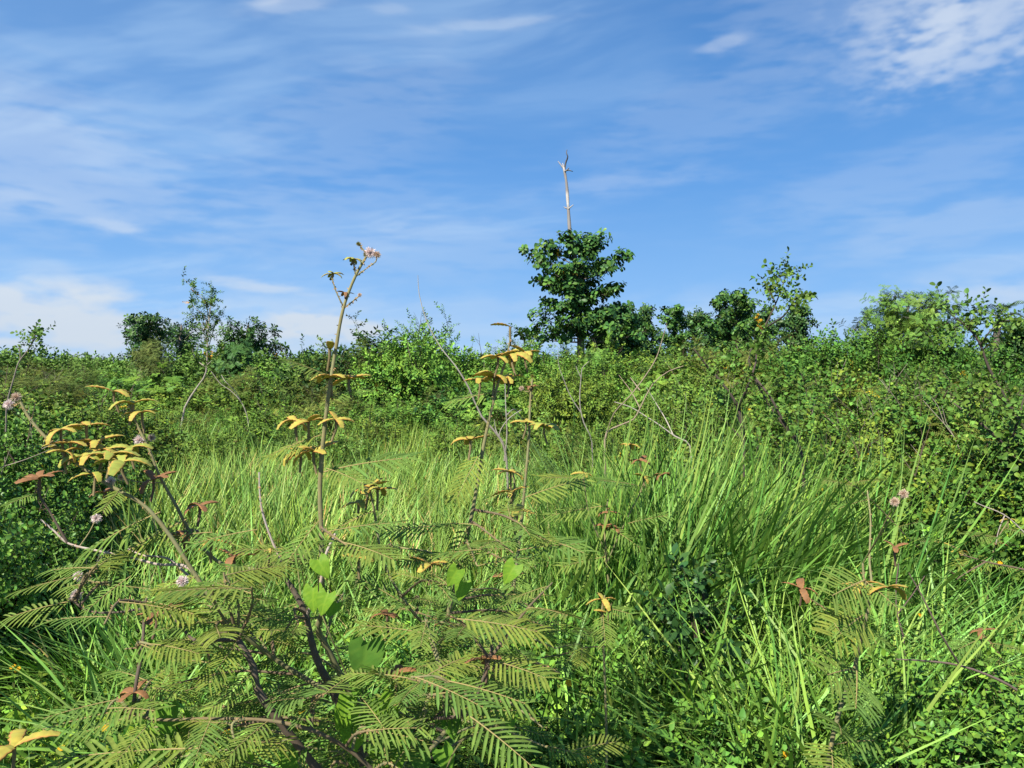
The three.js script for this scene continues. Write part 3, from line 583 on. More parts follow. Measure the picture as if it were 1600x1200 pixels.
// dark shrubs on the other side
{
  const r = rng(7900);
  [[-120, 610, 5.2, .8], [-30, 625, 5.0, .55], [30, 668, 4.5, .38], [-60, 690, 4.0, .5], [5, 765, 3.8, .33], [80, 700, 5.2, .45], [-90, 760, 3.4, .4], [75, 800, 4.0, .36], [120, 640, 7.0, .6], [60, 605, 8.0, .8], [180, 622, 8.5, .7]].forEach(([px, py, d, w], i) => {
    const top = P(px, py, d), far = d > 6;
    bush(far ? 'scrub_bush' : 'dark_shrub', far ? 'brownish-green shrub behind the dark glossy shrubs' : 'dark glossy small-leaved shrub behind the seed-pod stems', 'bush', far ? 'shrubs behind the dark glossy shrubs' : 'dark glossy shrubs', V(top.x, 0, top.z), { sort: 'dark_shrub', variants: 3, seed: 7950 + i * 3, w, h: top.y - .08, tint: far ? [1.2, 1.05, .9]   : [.98, 1.1, .92], mat: far ? M.leaf : M.waxy, make: (q) => ({ w: .5, h: 1.3, lobes: lumps(q, .5, 1.3), n: 1200, kinds: S.round, shoots: 6, shootLen: .25, stems: 2, s: .62, thick: .5, bare: 2 }) });
  });
}

// ---------------------------------------------------------------- grass and low growth
function tuft(seed, { n, h0, h1, w0, w1, spread, lean, bend, cols, seg = 4 }) {
  const r = rng(seed), g = new Geo();
  for (let i = 0; i < n; i++) {
    const a = r() * 6.28, q = Math.sqrt(r()) * spread;
    g.blade(V(Math.cos(a) * q, -.03, Math.sin(a) * q), r() * 6.28, lean * (.2 + r()), bend * (.3 + r() * 1.2), lerp(h0, h1, r()), lerp(w0, w1, r()), vary(cols[Math.floor(r() * cols.length)], r, .18), seg);
  }
  return g.done();
}
const GC = [[.130, .25, .036], [.17, .30, .048], [.10, .21, .032], [.21, .33, .068]], STRAW = [.38, .31, .12];
{
  const tufts = [31, 32, 33].map((k) => tuft(k, { n: 9, h0: .6, h1: 1.15, w0: .008, w1: .016, spread: .10, lean: .22, bend: .75, cols: k === 33 ? [...GC, ...GC, STRAW] : GC }));
  const broad = [41, 42, 43].map((k) => tuft(k, { n: 8, h0: .9, h1: 1.6, w0: .011, w1: .020, spread: .08, lean: .2, bend: 1.0, cols: [[.13, .265, .042], [.17, .315, .055], [.11, .23, .038], [.215, .345, .08]], seg: 6 }));
  const short = [51, 52].map((k) => tuft(k, { n: 14, h0: .25, h1: .6, w0: .003, w1: .006, spread: .09, lean: .4, bend: .9, cols: [...GC, STRAW] }));
  const r = rng(60);
  const col = (k0 = .8, k1 = 1.25) => { const k = lerp(k0, k1, r()), w = (r() - .5) * .25; return new THREE.Color(k * (1 + w), k, k * (1 - w)); };
  const leanTo = (x, amt) => V(x + (r() - .5) * amt, 1, (r() - .5) * amt).normalize();
  // a square metre or so of growth, joined
  const patch = (n, rad, f) => { const Q = []; for (let i = 0; i < n; i++) { const a = r() * 6.28, q = Math.sqrt(r()) * rad; Q.push(f(Math.cos(a) * q, Math.sin(a) * q, i)); } return joined(Q); };
  const meadow = [0, 1, 2, 3, 4].map(() => patch(62, .62, (x, z, i) => ({ g: tufts[i % 3], m: mat4(V(x, 0, z), leanTo(.12, .3), r() * 6.28, 1, .75 + r() * .4), c: col() })));
  const sedge = [0, 1, 2, 3].map((k) => patch(30, .40, (x, z, i) => ({ g: broad[i % 3], m: mat4(V(x, 0, z), leanTo([.3, .5, .65, .8][k], .4), r() * 6.28, .8 + r() * .3, .8 + r() * .4), c: col(.85, 1.3) })));
  const low = [0, 1, 2].map(() => patch(46, .45, (x, z, i) => ({ g: short[i % 2], m: mat4(V(x, 0, z), leanTo((r() - .5) * .4, .7), r() * 6.28, 1, lerp(.6, 1.15, r())), c: col(.8, 1.3) })));
  const herb = [0, 1, 2, 3].map((k) => patch(210, .45, (x, z, i) => { const n = fbm(x * 4 + k * 9, z * 4 + 3, 2), y = Math.pow(r(), .6) * (.08 + n * .5); return { g: k === 3 ? [S.bright[0], S.bright[1]][i % 2] : [S.herb[0], S.herb[1], S.bright[2]][i % 3], m: mat4(V(x, Math.max(0, y - .1), z), leanTo((r() - .5) * .5, 1.1), r() * 6.28, .5 + r() * .5), c: col(.7, 1.25) }; }));
  const Lm = meadow.map(() => []), Ls = sedge.map(() => []), Ll = low.map(() => []), Lh = herb.map(() => []);
  const pick = (A) => A[Math.floor(r() * A.length)];
  for (let d = 3.2; d < 13.8; d += .62) for (let u = -.70; u < .60; u += .62 / d) {
    const dd = d + (r() - .5) * .5, x = u * d + (r() - .5) * .5, uu = x / dd, n = fbm(x * .5 + 9, dd * .5, 3), side = sstep(-.52, -.42, uu) * sstep(.46, .30, uu);
    if (r() > side * 1.1) continue;
    pick(Lm).push({ m: mat4(V(x, 0, -dd), leanTo(.25 * (fbm(x * .7, dd * .7, 2) - .4), .08), (r() - .5) * 3.6, 1, lerp(.62, 1.05, n) * lerp(.55, 1, sstep(3.0, 4.6, dd))), c: col(.9, 1.15) });
  }
  for (let k = 0; k < 52; k++) {                                    // arching sedge, swept to one side
    const d = lerp(2.9, 6.2, Math.pow(r(), .8)), u = lerp(.06, .42, r());
    pick(Ls).push({ m: mat4(V(u * d, 0, -d), V(0, 1, 0), (r() - .5) * 1.0, 1, lerp(.78, 1.08, r()) * (d < 3.5 ? .74 : d > 4.6 ? .78 : 1)), c: col(.9, 1.2) });
  }
  for (let i = 0; i < 26; i++) { const d = lerp(2.6, 4.0, r()), u = i < 18 ? lerp(.1, .7, r()) : lerp(-.6, .1, r()); pick(Ls).push({ m: mat4(V(u * d, 0, -d), V(0, 1, 0), r() * 6.28, .9, lerp(.4, .68, r())), c: col(.9, 1.2) }); }
  for (let d = 1.7; d < 5.6; d += .42) for (let u = -1; u < 1; u += .42 / d) { const x = u * d + (r() - .5) * .3, dd = d + (r() - .5) * .3; if (r() < .85) pick(Ll).push({ m: mat4(V(x, 0, -dd), V(0, 1, 0), r() * 6.28, 1, lerp(.6, 1.1, r())), c: col(.9, 1.2) }); }
  for (let d = 1.5; d < 5.8; d += .40) for (let u = -1.05; u < 1.05; u += .40 / d) {
    const x = u * d + (r() - .5) * .3, dd = d + (r() - .5) * .3, n = fbm(x * .9 + 4, dd * .9, 3), uu = x / dd;
    const A = uu > .05 || n > .55 ? Lh[3] : pick(Lh.slice(0, 3)), c = col(.85, 1.25);
    if (uu < -.3) c.setRGB(c.r * 1.15, c.g * 1.05, c.b * .9);
    A.push({ m: mat4(V(x, 0, -dd), V(0, 1, 0), r() * 6.28, 1, lerp(.65, 1.25, n) * (dd < 2.3 ? .7 : 1) * (uu > -.2 && uu < .3 && dd < 3.6 ? 1.15 : 1)), c });
  }
  const grassThing = (name, label, cat, leafName, mt, geos, lists) => { const t = new THREE.Group(); t.name = name; scene.add(t); tag(t, label, cat, null, 'stuff'); geos.forEach((g, i) => lists[i].length && copies(leafName, g, mt, lists[i], t, 'stuff')); };
  grassThing('meadow_grass', 'fine bright green grass of the open meadow', 'grass', 'grass', M.grass, meadow, Lm);
  grassThing('sedge_grass', 'broad arching sedge blades swept over in heaps', 'grass', 'grass', M.grass, sedge, Ls);
  grassThing('short_grass', 'short mixed grass between the low herbs', 'grass', 'grass', M.grass, low, Ll);
  grassThing('undergrowth', 'low creeping herbs carpeting the ground', 'undergrowth', 'leaves', M.leaf, herb, Lh);
}
// small weeds standing in the meadow
{
  const spots = [[880, 685, 7.0, 'before the dead grey shrub'], [700, 668, 9.5, 'below the long pale whip'], [590, 655, 10.5, 'at the grass edge behind the tall flowering stem'], [420, 652, 10.5, 'at the grass edge beyond the bent stem'], [330, 668, 8.5, 'by the foot of the slender sapling'], [1010, 640, 8.2, 'behind the forked bare shrub'], [1070, 665, 7.0, 'by the pale broken branch'], [960, 660, 9.0, 'behind the thin rusty-podded stems'], [250, 650, 9.0, 'between the sapling and the dark shrubs'], [520, 672, 8.6, 'deep in the grass behind the tall flowering stem'], [800, 655, 9.6, 'behind the paired pod stems'], [1110, 690, 5.9, 'at the foot of the crooked shrub']];
  spots.forEach(([px, py, d, where], i) => { const top = P(px, py, d); bush('meadow_weed', 'leafy weed standing in the meadow ' + where, 'plant', null, V(top.x, 0, top.z), { sort: 'meadow_weed', variants: 3, seed: 8300 + i * 5, w: .28 + (i % 4) * .07, h: top.y, tint: [1.15 + (i % 3) * .1, 1.1, .95], make: (q, v) => ({ w: .35, h: 1.05, lobes: lumps(q, .35, 1.05, 4), n: 240, kinds: v ? [S.round[0], S.herb[2]] : [S.bush[1], S.fine[1]], shoots: 7, shootLen: .22, stems: 2, s: .8, thick: .35 }) }); });
}
// leafy shrubs low down
{
  const r = rng(8400);
  [[1450, 1060, 2.55, .18, 'bright'], [1520, 1040, 2.7, .22, 'bright'], [1590, 1080, 2.4, .2, 'bright'], [1490, 1140, 2.3, .2, 'bright'], [1660, 1040, 2.7, .24, 'bright']].forEach(([px, py, d, w], i) => {
    const top = P(px, py, d);
    bush('bright_shrub', 'bright green pointed-leaved shrub ' + ['next to the upright mimosa sapling', 'crossed by a dark dead twig', 'under the drooping mimosa seedling', 'low beside the upright mimosa sapling', 'beyond the drooping mimosa seedling'][i], 'shrub', 'bright pointed-leaved shrubs', V(top.x, 0, top.z), { sort: 'bright_shrub', variants: 3, seed: 8410 + i * 3, w, h: top.y, mat: M.waxy, make: (q) => ({ w: .21, h: .75, lobes: lumps(q, .21, .75), n: 480, kinds: S.bright, shoots: 6, shootLen: .10, stems: 2, s: .62, thick: .35, dry: 0, wood: [.10, .08, .05] }) });
  });
  const top = P(1085, 905, 3.1);
  bush('young_shrub', 'dark leafy young shrub with pale new tips among the sedge', 'shrub', null, V(top.x, 0, top.z), { sort: 'young_shrub', variants: 1, seed: 8460, w: 1, h: 1, mat: M.waxy, make: () => ({ w: 1, h: 1, lobes: [[0, .4, 0, .09, .38, .09], [.03, .68, 0, .10, .14, .09], [-.05, .55, .02, .08, .16, .08]], n: 100, kinds: [S.coarse[0], S.bright[1]], shoots: 5, shootLen: .10, stems: 2, s: .5, thick: .4, dry: 0 }) });
}

// ---------------------------------------------------------------- giant sensitive plant: fronds, pods, puffs
const FROND = [], STALK = [];
for (let k = 0; k < 8; k++) {                                       // along +x, one unit long, face up +y
  const r = rng(1200 + k), g = new Geo(), pairs = 12 + Math.floor(r() * 4), base = [[.165, .235, .048], [.145, .235, .048], [.185, .24, .045], [.12, .205, .045]][k % 4];
  for (let i = 0; i < pairs; i++) {
    const t = .12 + .86 * i / (pairs - 1), sag = -.10 * t * t, len = .30 * (.72 + .5 * Math.sin(.5 + t * 2.2)) * (r() < .08 ? .5 : .9 + r() * .16);
    for (const s of [-1, 1]) {
      if (r() < .05) continue;
      const open = lerp(1.15, .65, t) + (r() - .5) * .16, d = V(Math.cos(open), -.10 + (r() - .5) * .16, s * Math.sin(open)).normalize(), up = V(0, 1, 0).addScaledVector(d, -d.y).normalize();
      const p0 = V(t, sag, 0), c0 = vary(base, r, .18), W2 = .036 * (.85 + r() * .25), rag = [];
      for (let m = 0; m <= 9; m++) { const f = m / 9; rag.push([f, (m === 9 ? .25 : Math.min(1, .45 + 3 * f) * Math.min(1, 3.4 * (1 - f) + .2)) * (.88 + r() * .2)]); }
      g.leaf(p0, d, up, len, W2, c0, { prof: rag, fold: .35 + r() * .5, droop: .10 + r() * .12, mid: c0.map((x) => x * 1.18), jit: r });
    }
  }
  FROND.push(g.done());
  const s = new Geo(), pts = []; for (let i = 0; i <= 10; i++) pts.push(V(i / 10 * .99, -.10 * (i / 10) ** 2 + .004, 0));
  s.tube(pts, .009, .004, 5, [.30, .24, .09]);
  for (let i = 0; i < pairs; i++) { const t = .12 + .86 * i / (pairs - 1), sag = -.10 * t * t; s.leaf(V(t, sag, 0), V(.2, 1, 0).normalize(), V(0, 0, 1), .03, .01, [.40, .25, .09], { prof: [[0, 1], [1, 0]] }); }
  STALK.push(s.done());
}
const PODS = { ripe: [], dry: [], green: [] };
for (const [kind, face, rim] of [['ripe', [.37, .32, .05], [.42, .22, .045]], ['dry', [.20, .095, .035], [.30, .14, .045]], ['green', [.27, .30, .045], [.40, .26, .045]]]) for (let k = 0; k < 4; k++) {
  const r = rng(1300 + k * 7 + kind.length), g = new Geo(), L = 1, bend = .35 + r() * .75, rows = [], N = 13;
  let p = V(), th = .30 + r() * .25;
  for (let i = 0; i <= N; i++) {
    const t = i / N, w = .185 * Math.pow(Math.sin(Math.PI * clamp(.05 + t * .9)), .45) * (1 + .14 * Math.sin(t * 34)), up = V(-Math.sin(th), Math.cos(th), 0), bump = .065 * (.75 + .4 * Math.sin(t * 34)) * Math.sin(Math.PI * t), row = [];
    for (const [z, h, c] of [[-1, 0, rim], [-.8, .5, rim], [-.62, .75, face], [0, 1, face], [.62, .75, face], [.8, .5, rim], [1, 0, rim], [.6, -.7, face], [0, -.9, face], [-.6, -.7, face]]) row.push(g.v(p.clone().add(V(0, 0, z * w)).addScaledVector(up, h * bump), vary(c, r, .16)));
    rows.push(row);
    p = p.clone().add(V(Math.cos(th), Math.sin(th), 0).multiplyScalar(L / N)); th -= bend / N * 1.5;
  }
  for (let i = 0; i < N; i++) for (let s = 0; s < 10; s++) { const q = (s + 1) % 10; g.quad(rows[i][s], rows[i][q], rows[i + 1][q], rows[i + 1][s]); }
  PODS[kind].push(g.done());
}
const puff = (seed, c1, c2) => {
  const r = rng(seed), g = new Geo();
  for (let i = 0; i < 420; i++) { const d = rdir(r), s = V().crossVectors(d, rdir(r)).normalize(), a = d.clone().multiplyScalar(.15), e = d.clone().addScaledVector(rdir(r), .16).multiplyScalar(.78 + r() * .3), c = vary(r() < .5 ? c1 : c2, r, .06); g.tri(g.v(a.clone().addScaledVector(s, .035), c), g.v(a.clone().addScaledVector(s, -.035), c), g.v(e.clone().addScaledVector(s, .028), c)); const b0 = g.n - 1; g.tri(b0, b0 - 1, g.v(e.clone().addScaledVector(s, -.028), c)); }
  return g.done();
};
const PUFF = [puff(1, [.80, .70, .66], [.78, .63, .62]), puff(2, [.60, .44, .34], [.66, .52, .40]), puff(3, [.22, .25, .05], [.26, .22, .06])];

function mimosa(name, label, base) {
  const t = thing(name, label, 'shrub', base), q = (p) => p.clone().sub(base);
  const o = { t, stems: [] };
  const TWO = (c1, c2, r) => (f) => vary([lerp(c1[0], c2[0], f), lerp(c1[1], c2[1], f), lerp(c1[2], c2[2], f)], r, .14);
  o.stem = (pts, r0, r1, kind = 'stem', seed = 1) => {
    if (seed < 100) { r0 *= .78; r1 *= .85; }
    const r = rng(seed * 31 + 5), g = new Geo(), path = curve(pts.map(q), pts.length * 5);
    const col = { stem: TWO([.17, .16, .075], [.24, .22, .10], r), trunk: TWO([.085, .060, .046], [.13, .10, .07], r), pale: TWO([.40, .32, .27], [.42, .35, .30], r), twig: TWO([.12, .085, .055], [.20, .16, .07], r) }[kind];
    g.tube(path, r0, r1, 8, col, .16, r);
    // prickles
    const L = path.length;
    for (let k = 0; k < L * 1.2; k++) { const p = path[1 + Math.floor(r() * (L - 2))], d = rdir(r); d.y -= .3; d.normalize(); const f = lerp(r0, r1, .5); g.leaf(p.clone().addScaledVector(d, f * .7), d, V(0, 0, 1), .006, .003, [.36, .22, .10], { prof: [[0, 1], [1, 0]] }); }
    part(kind === 'trunk' ? 'trunk' : 'branch', g.done(), M.bark, t, kind === 'pale' ? 'bare pale dead branch' : null);
    o.stems.push({ path, kind });
    return path;
  };
  let fk = 0;
  o.frond = (b, tip, nor = V(0, 1, .25), widen = 1, v = fk++) => {
    const a = q(b), e = q(tip), L = a.distanceTo(e), x = e.clone().sub(a).normalize(), z = V().crossVectors(x, nor).normalize(), y = V().crossVectors(z, x).normalize();
    const m = part('leaf', FROND[v % 8], M.frond, t);
    m.matrixAutoUpdate = true;
    m.quaternion.setFromRotationMatrix(new THREE.Matrix4().makeBasis(x, y, z)); m.position.copy(a); m.scale.set(L, Math.min(L, .2), Math.min(L, .2) * widen);
    part('leaf_stalk', STALK[v % 8], M.bark, m);
    return m;
  };
  // frond whose true length exceeds what the picture shows: its tip comes forward or goes back
  o.frondPx = (bx, by, tx, ty, d, L = .17, toward = 1, nor, widen) => {
    const a = P(bx, by, d), e0 = P(tx, ty, d), s = a.distanceTo(e0), dz = s < L ? Math.sqrt(L * L - s * s) : 0;
    return o.frond(a, P(tx, ty, d - dz * toward * .85), nor, widen);
  };
  o.pods = (px, py, d, n, kind, seed, len = .062, stalk = .05) => {
    len *= .88;
    const r = rng(seed), c = q(P(px, py, d)), st = new Geo();
    st.tube([c.clone().add(V((r() - .5) * .02, -stalk, (r() - .5) * .02)), c.clone().add(V(0, -stalk * .4, 0)), c], .0028, .0035, 6, kind === 'dry' ? [.13, .08, .05] : [.19, .15, .07]);
    part('pod_stalk', st.done(), M.bark, t);
    const a0 = r() * 6.28;
    n = n > 1 && n < 4 ? n + 1 : n;
    for (let i = 0; i < n; i++) {
      const m = part('seed_pod', PODS[kind][Math.floor(r() * 4)], M.pod, t, kind === 'dry' ? 'dry brown seed pod' : null), a = a0 + i / n * 6.28 + (r() - .5) * .5, s = len * (.85 + r() * .35);
      m.position.copy(c); m.rotation.set((r() - .5) * .7, a, (r() - .5) * .5 - .05, 'YXZ'); m.scale.setScalar(s);
    }
  };
  o.puff = (px, py, d, v, size = .010) => { const m = part('flower_head', PUFF[v], M.puff, t); m.position.copy(q(P(px, py, d))); m.scale.setScalar(size); m.rotation.set(px, py, 0);
    let best = null, bd = 9; for (const st of o.stems) for (const p of st.path) { const d = p.distanceTo(m.position) + (p.y > m.position.y ? .05 : 0); if (d < bd) { bd = d; best = p; } }
    if (best && bd > .008) { const g = new Geo(); g.tube(curve([best, best.clone().lerp(m.position, .6).add(V(0, -.006, 0)), m.position.clone()], 6), .0016, .0012, 5, [.26, .22, .10]); part('flower_stalk', g.done(), M.bark, t); } };
  return o;
}
{
  const D = 1.75, base = P(575, 1500, D).setY(0), m = mimosa('mimosa_shrub', 'sprawling mimosa shrub with feathery leaves and yellow seed pods amid the grass', base);
  const A = (a, d = D) => a.map(([x, y, z = 0]) => P(x, y, d + z));
  const fork = P(590, 1260, D), root = base.clone().add(V(0, -.03, 0));
  m.stem([root, P(585, 1500, D), fork], .022, .017, 'trunk', 1);
  // woody framework
  m.stem([fork, ...A([[545, 1130], [520, 1080], [495, 1030], [483, 985], [478, 960], [460, 925], [440, 895]])], .013, .006, 'trunk', 2);
  m.stem([fork, ...A([[575, 1130, .1], [535, 1060, .12], [510, 1010, .1], [497, 985, .08], [505, 950, .05], [503, 900], [502, 830], [500, 760], [505, 690], [513, 620], [524, 550], [537, 480], [556, 430], [574, 398]])], .011, .0034, 'stem', 3);
  m.stem([fork, ...A([[500, 1205, -.15], [455, 1150, -.18], [420, 1105, -.2], [402, 1075, -.2], [395, 1040, -.2], [372, 1000, -.2]])], .013, .007, 'trunk', 4);
  m.stem(A([[523, 1085], [480, 1062, .05], [430, 1030, .05], [375, 985], [330, 935], [300, 890], [262, 832], [225, 790], [165, 755], [118, 722], [78, 690], [45, 652], [32, 628]]), .008, .0035, 'stem', 5);
  m.stem(A([[445, 900], [400, 890, .1], [345, 880, .1], [300, 835, .1], [275, 790, .1], [250, 745, .1], [232, 700, .1], [215, 665, .1], [200, 628, .1]]), .006, .003, 'stem', 6);
  m.stem(A([[590, 1210, -.2], [550, 1175, -.22], [490, 1142, -.25], [420, 1126, -.25], [330, 1123, -.25], [240, 1124, -.25], [206, 1114, -.25]]), .006, .003, 'twig', 7);
  m.stem(A([[207, 1116, -.25], [214, 1060, -.25], [222, 1015, -.22], [226, 960, -.2], [229, 935, -.2]]), .005, .003, 'trunk', 8);
  m.stem(A([[372, 1000, -.2], [330, 1000, -.15], [300, 998, -.1], [270, 965, -.1], [230, 952, -.1], [180, 957, -.1], [140, 955, -.1], [107, 935, -.1]]), .005, .0022, 'trunk', 9);
  m.stem(A([[330, 935], [290, 885, .05], [248, 882, .05], [200, 870, .05], [150, 860, .05], [105, 848, .05], [85, 830, .05], [64, 812, .05]]), .005, .0022, 'pale', 10);
  m.stem(A([[300, 905, .1], [262, 873, .12], [225, 868, .12], [200, 858, .14]]), .004, .002, 'pale', 11);
  m.stem(A([[445, 905], [440, 880], [425, 845], [410, 800], [406, 770], [405, 738]]), .004, .002, 'pale', 12);
  m.stem(A([[480, 960], [500, 915, -.04], [508, 870, -.04], [524, 834, -.04]]), .005, .0035, 'pale', 13);
  m.stem([fork, ...A([[640, 1170, .1], [670, 1090, .15], [690, 1000, .2], [715, 900, .2], [738, 800, .2], [755, 700, .2], [768, 640, .2], [778, 600, .2], [792, 560, .2]])], .010, .0035, 'stem', 14);
  m.stem([fork, ...A([[690, 1150, .3], [750, 1060, .45], [795, 950, .55], [810, 860, .6], [818, 780, .6], [826, 690, .6], [829, 620, .6], [832, 592, .6]])], .009, .0035, 'stem', 15);
  m.stem(A([[620, 1200], [660, 1130, -.1], [712, 1120, -.2], [735, 1110, -.3], [755, 1060, -.3], [765, 1030, -.3]]), .006, .003, 'trunk', 16);
  m.stem(A([[810, 860, .6], [800, 800, .5], [804, 760, .5], [800, 730, .5]]), .004, .003, 'stem', 17);
  m.stem(A([[690, 1000, .2], [640, 950, .1], [600, 880, .1], [585, 800, .1], [578, 765, .1]]), .005, .003, 'stem', 18);
  m.stem(A([[537, 480], [525, 455], [518, 432]]), .0022, .0015, 'stem', 19); m.stem(A([[556, 432], [553, 415], [552, 406]]), .002, .0015, 'stem', 20);
  m.stem(A([[556, 432], [572, 420], [586, 410]]), .002, .0013, 'stem', 21); m.stem(A([[537, 482], [552, 470], [562, 462]]), .002, .0013, 'stem', 22); m.stem(A([[574, 398], [566, 388], [560, 380]]), .002, .0014, 'stem', 23);
  m.stem(A([[32, 628], [22, 632], [16, 632]]), .002, .0014, 'stem', 24); m.stem(A([[232, 700, .1], [226, 690, .1], [219, 690, .1]]), .002, .0014, 'stem', 25);
  m.stem(A([[792, 560, .2], [796, 535, .2], [797, 510, .2]]), .0025, .0015, 'stem', 26);
  m.stem(A([[105, 848, .05], [78, 800, .05], [60, 770, .05], [60, 752, .05]]), .004, .002, 'trunk', 27);
  m.stem(A([[270, 965, -.1], [285, 940, -.1], [286, 912, -.1]]), .003, .002, 'trunk', 28);
  // leaves seen in the open
  const FR = [
    [516, 590, 450, 556, 0, .15, 1], [508, 622, 572, 602, 0, .13, -1], [502, 680, 415, 706, 0, .15, 1], [505, 738, 636, 704, 0, .2, -1], [510, 732, 566, 748, 0, .15, 1], [782, 612, 702, 622, .2, .15, 1], [752, 706, 712, 772, .2, .19, 1], [736, 812, 690, 905, .2, .2, 1],
    [820, 762, 758, 776, .5, .15, 1], [500, 812, 438, 884, 0, .2, 1], [586, 798, 492, 836, .05, .18, 1], [700, 822, 606, 822, .2, .17, -1], [192, 762, 160, 792, 0, .14, 1], [252, 800, 130, 850, 0, .19, 1], [292, 812, 168, 868, .05, .2, 1], [332, 832, 236, 836, .05, .17, 1],
    [120, 938, 12, 956, -.1, .18, 1], [205, 900, 130, 950, -.1, .16, 1], [312, 900, 228, 922, 0, .16, 1], [402, 828, 300, 842, 0, .18, 1], [470, 868, 380, 850, 0, .17, 1], [402, 930, 338, 962, -.05, .18, 1], [372, 1000, 325, 1062, -.2, .18, 1], [206, 1108, 62, 1130, -.25, .22, 1], [310, 1170, 95, 1172, -.35, .26, 1],
    [735, 1120, 840, 1195, -.45, .2, 1], [640, 1084, 598, 1040, -.15, .17, 1], [810, 860, 905, 842, .5, .19, 1], [815, 780, 905, 742, .6, .2, 1], [700, 985, 790, 1000, .1, .17, 1], [760, 1030, 850, 1050, -.3, .17, 1], [640, 950, 560, 895, .1, .17, -1], [665, 1095, 735, 1060, -.05, .17, 1], [60, 770, 10, 785, .05, .13, 1], [230, 940, 300, 950, -.2, .15, 1],
    [420, 1100, 470, 1080, -.2, .17, 1], [400, 1050, 330, 1100, -.2, .17, 1], [545, 1130, 620, 1090, -.1, .17, 1], [240, 1124, 180, 1185, -.3, .18, 1], [330, 1123, 300, 1190, -.3, .18, 1], [420, 1126, 360, 1170, -.25, .18, 1],
  ];
  for (const [bx, by, tx, ty, z, L, s] of FR) m.frondPx(bx, by, tx, ty, D + z, L * .85, s, V(0, 1, .35), 1.1);
  // leafy side shoots that fill the body of the shrub
  const r = rng(1999), body = m.stems.filter((s) => s.kind !== 'pale').map((s) => s.path);
  for (let k = 0; k < 120; k++) {
    const target = P(lerp(140, 880, r()), lerp(850, 1210, Math.pow(r(), .8)), D + lerp(-.35, .55, r())).sub(base);
    let best = null, bd = 9;
    for (const path of body) for (const p of path) { const d = p.distanceTo(target) + (p.y > target.y + .05 ? .3 : 0); if (d < bd && p.y < 1.35) { bd = d; best = p; } }
    if (bd > .55 || bd < .04) continue;
    const path = m.stem([best.clone().add(base), best.clone().lerp(target, .5).add(V((r() - .5) * .05, .02, (r() - .5) * .05)).add(base), target.clone().add(base)], .0035, .0018, r() < .6 ? 'twig' : 'stem', 100 + k);
    const n = 2 + Math.floor(bd * 8);
    for (let i = 0; i < n; i++) {
      const p = path[Math.floor(lerp(.4, .999, (i + r()) / n) * path.length)].clone().add(base), a = r() * 6.28, L = .085 + r() * .075, d = V(Math.cos(a), -.12 + r() * .4, Math.sin(a)).normalize();
      m.frond(p, p.clone().addScaledVector(d, L), V((r() - .5) * .5, 1, (r() - .3) * .6), 1.1);
    }
  }
  // seed pods
  let sd = 5000;
  for (const [x, y, z, n, k, l] of [
    [178, 612, .1, 2, 'ripe'], [208, 632, .1, 2, 'green'], [95, 672, 0, 3, 'ripe'], [110, 692, 0, 3, 'ripe'], [128, 712, 0, 4, 'green'], [172, 712, -.02, 5, 'green', .075], [190, 722, -.05, 4, 'green', .08], [160, 704, .03, 4, 'ripe', .075], [148, 740, 0, 2, 'green'], [62, 748, .05, 5, 'dry', .055], [240, 750, .05, 4, 'dry', .065], [312, 790, .1, 4, 'dry', .06], [285, 832, .1, 3, 'dry', .06],
    [135, 665, .05, 3, 'ripe', .055], [205, 700, .05, 4, 'green', .06], [150, 690, .05, 4, 'ripe', .06], [100, 706, -.02, 3, 'ripe', .055], [222, 645, .1, 3, 'ripe', .05], [462, 660, .03, 3, 'ripe', .06], [525, 655, -.02, 3, 'ripe', .055], [470, 705, .03, 4, 'ripe', .055], [545, 592, .03, 3, 'ripe', .06], [820, 552, .25, 5, 'ripe', .06], [778, 558, .18, 4, 'ripe', .06], [750, 594, .2, 4, 'ripe', .055], [795, 590, .22, 4, 'ripe', .055], [590, 765, .1, 3, 'ripe', .06], [832, 605, .58, 4, 'dry', .03], [822, 660, .58, 3, 'ripe', .05],
    [482, 658, 0, 4, 'ripe'], [490, 706, 0, 5, 'ripe'], [515, 545, 0, 1, 'ripe'], [517, 590, 0, 3, 'ripe', .07], [574, 764, .1, 5, 'ripe', .065], [560, 786, .1, 4, 'green', .05], [800, 556, .2, 6, 'ripe', .068], [772, 590, .2, 6, 'ripe', .068], [735, 688, .2, 3, 'ripe', .065], [850, 666, .45, 5, 'green', .07], [798, 738, .45, 5, 'ripe', .065], [800, 768, .45, 4, 'ripe', .06], [808, 798, .45, 3, 'ripe', .07],
    [520, 428, 0, 5, 'green', .032], [552, 406, 0, 7, 'green', .028], [540, 458, 0, 4, 'dry', .025], [366, 872, -.02, 3, 'dry', .06], [210, 1082, -.25, 4, 'dry', .05], [22, 1166, -.4, 2, 'ripe', .085], [560, 872, .05, 2, 'ripe', .06], [672, 882, .1, 3, 'ripe', .06], [800, 902, .4, 2, 'dry', .07], [605, 962, .05, 4, 'dry', .05], [690, 975, .1, 2, 'dry', .05], [245, 960, -.15, 2, 'dry', .06], [330, 845, 0, 2, 'ripe', .06], [797, 510, .2, 1, 'ripe', .05], [165, 770, .1, 2, 'dry', .05], [420, 858, 0, 2, 'ripe', .05], [620, 1050, -.1, 3, 'dry', .05], [760, 1030, -.3, 2, 'dry', .05],
  ]) m.pods(x, y, D + z, n, k, sd += 3, l, l && l < .04 ? .012 : .05);
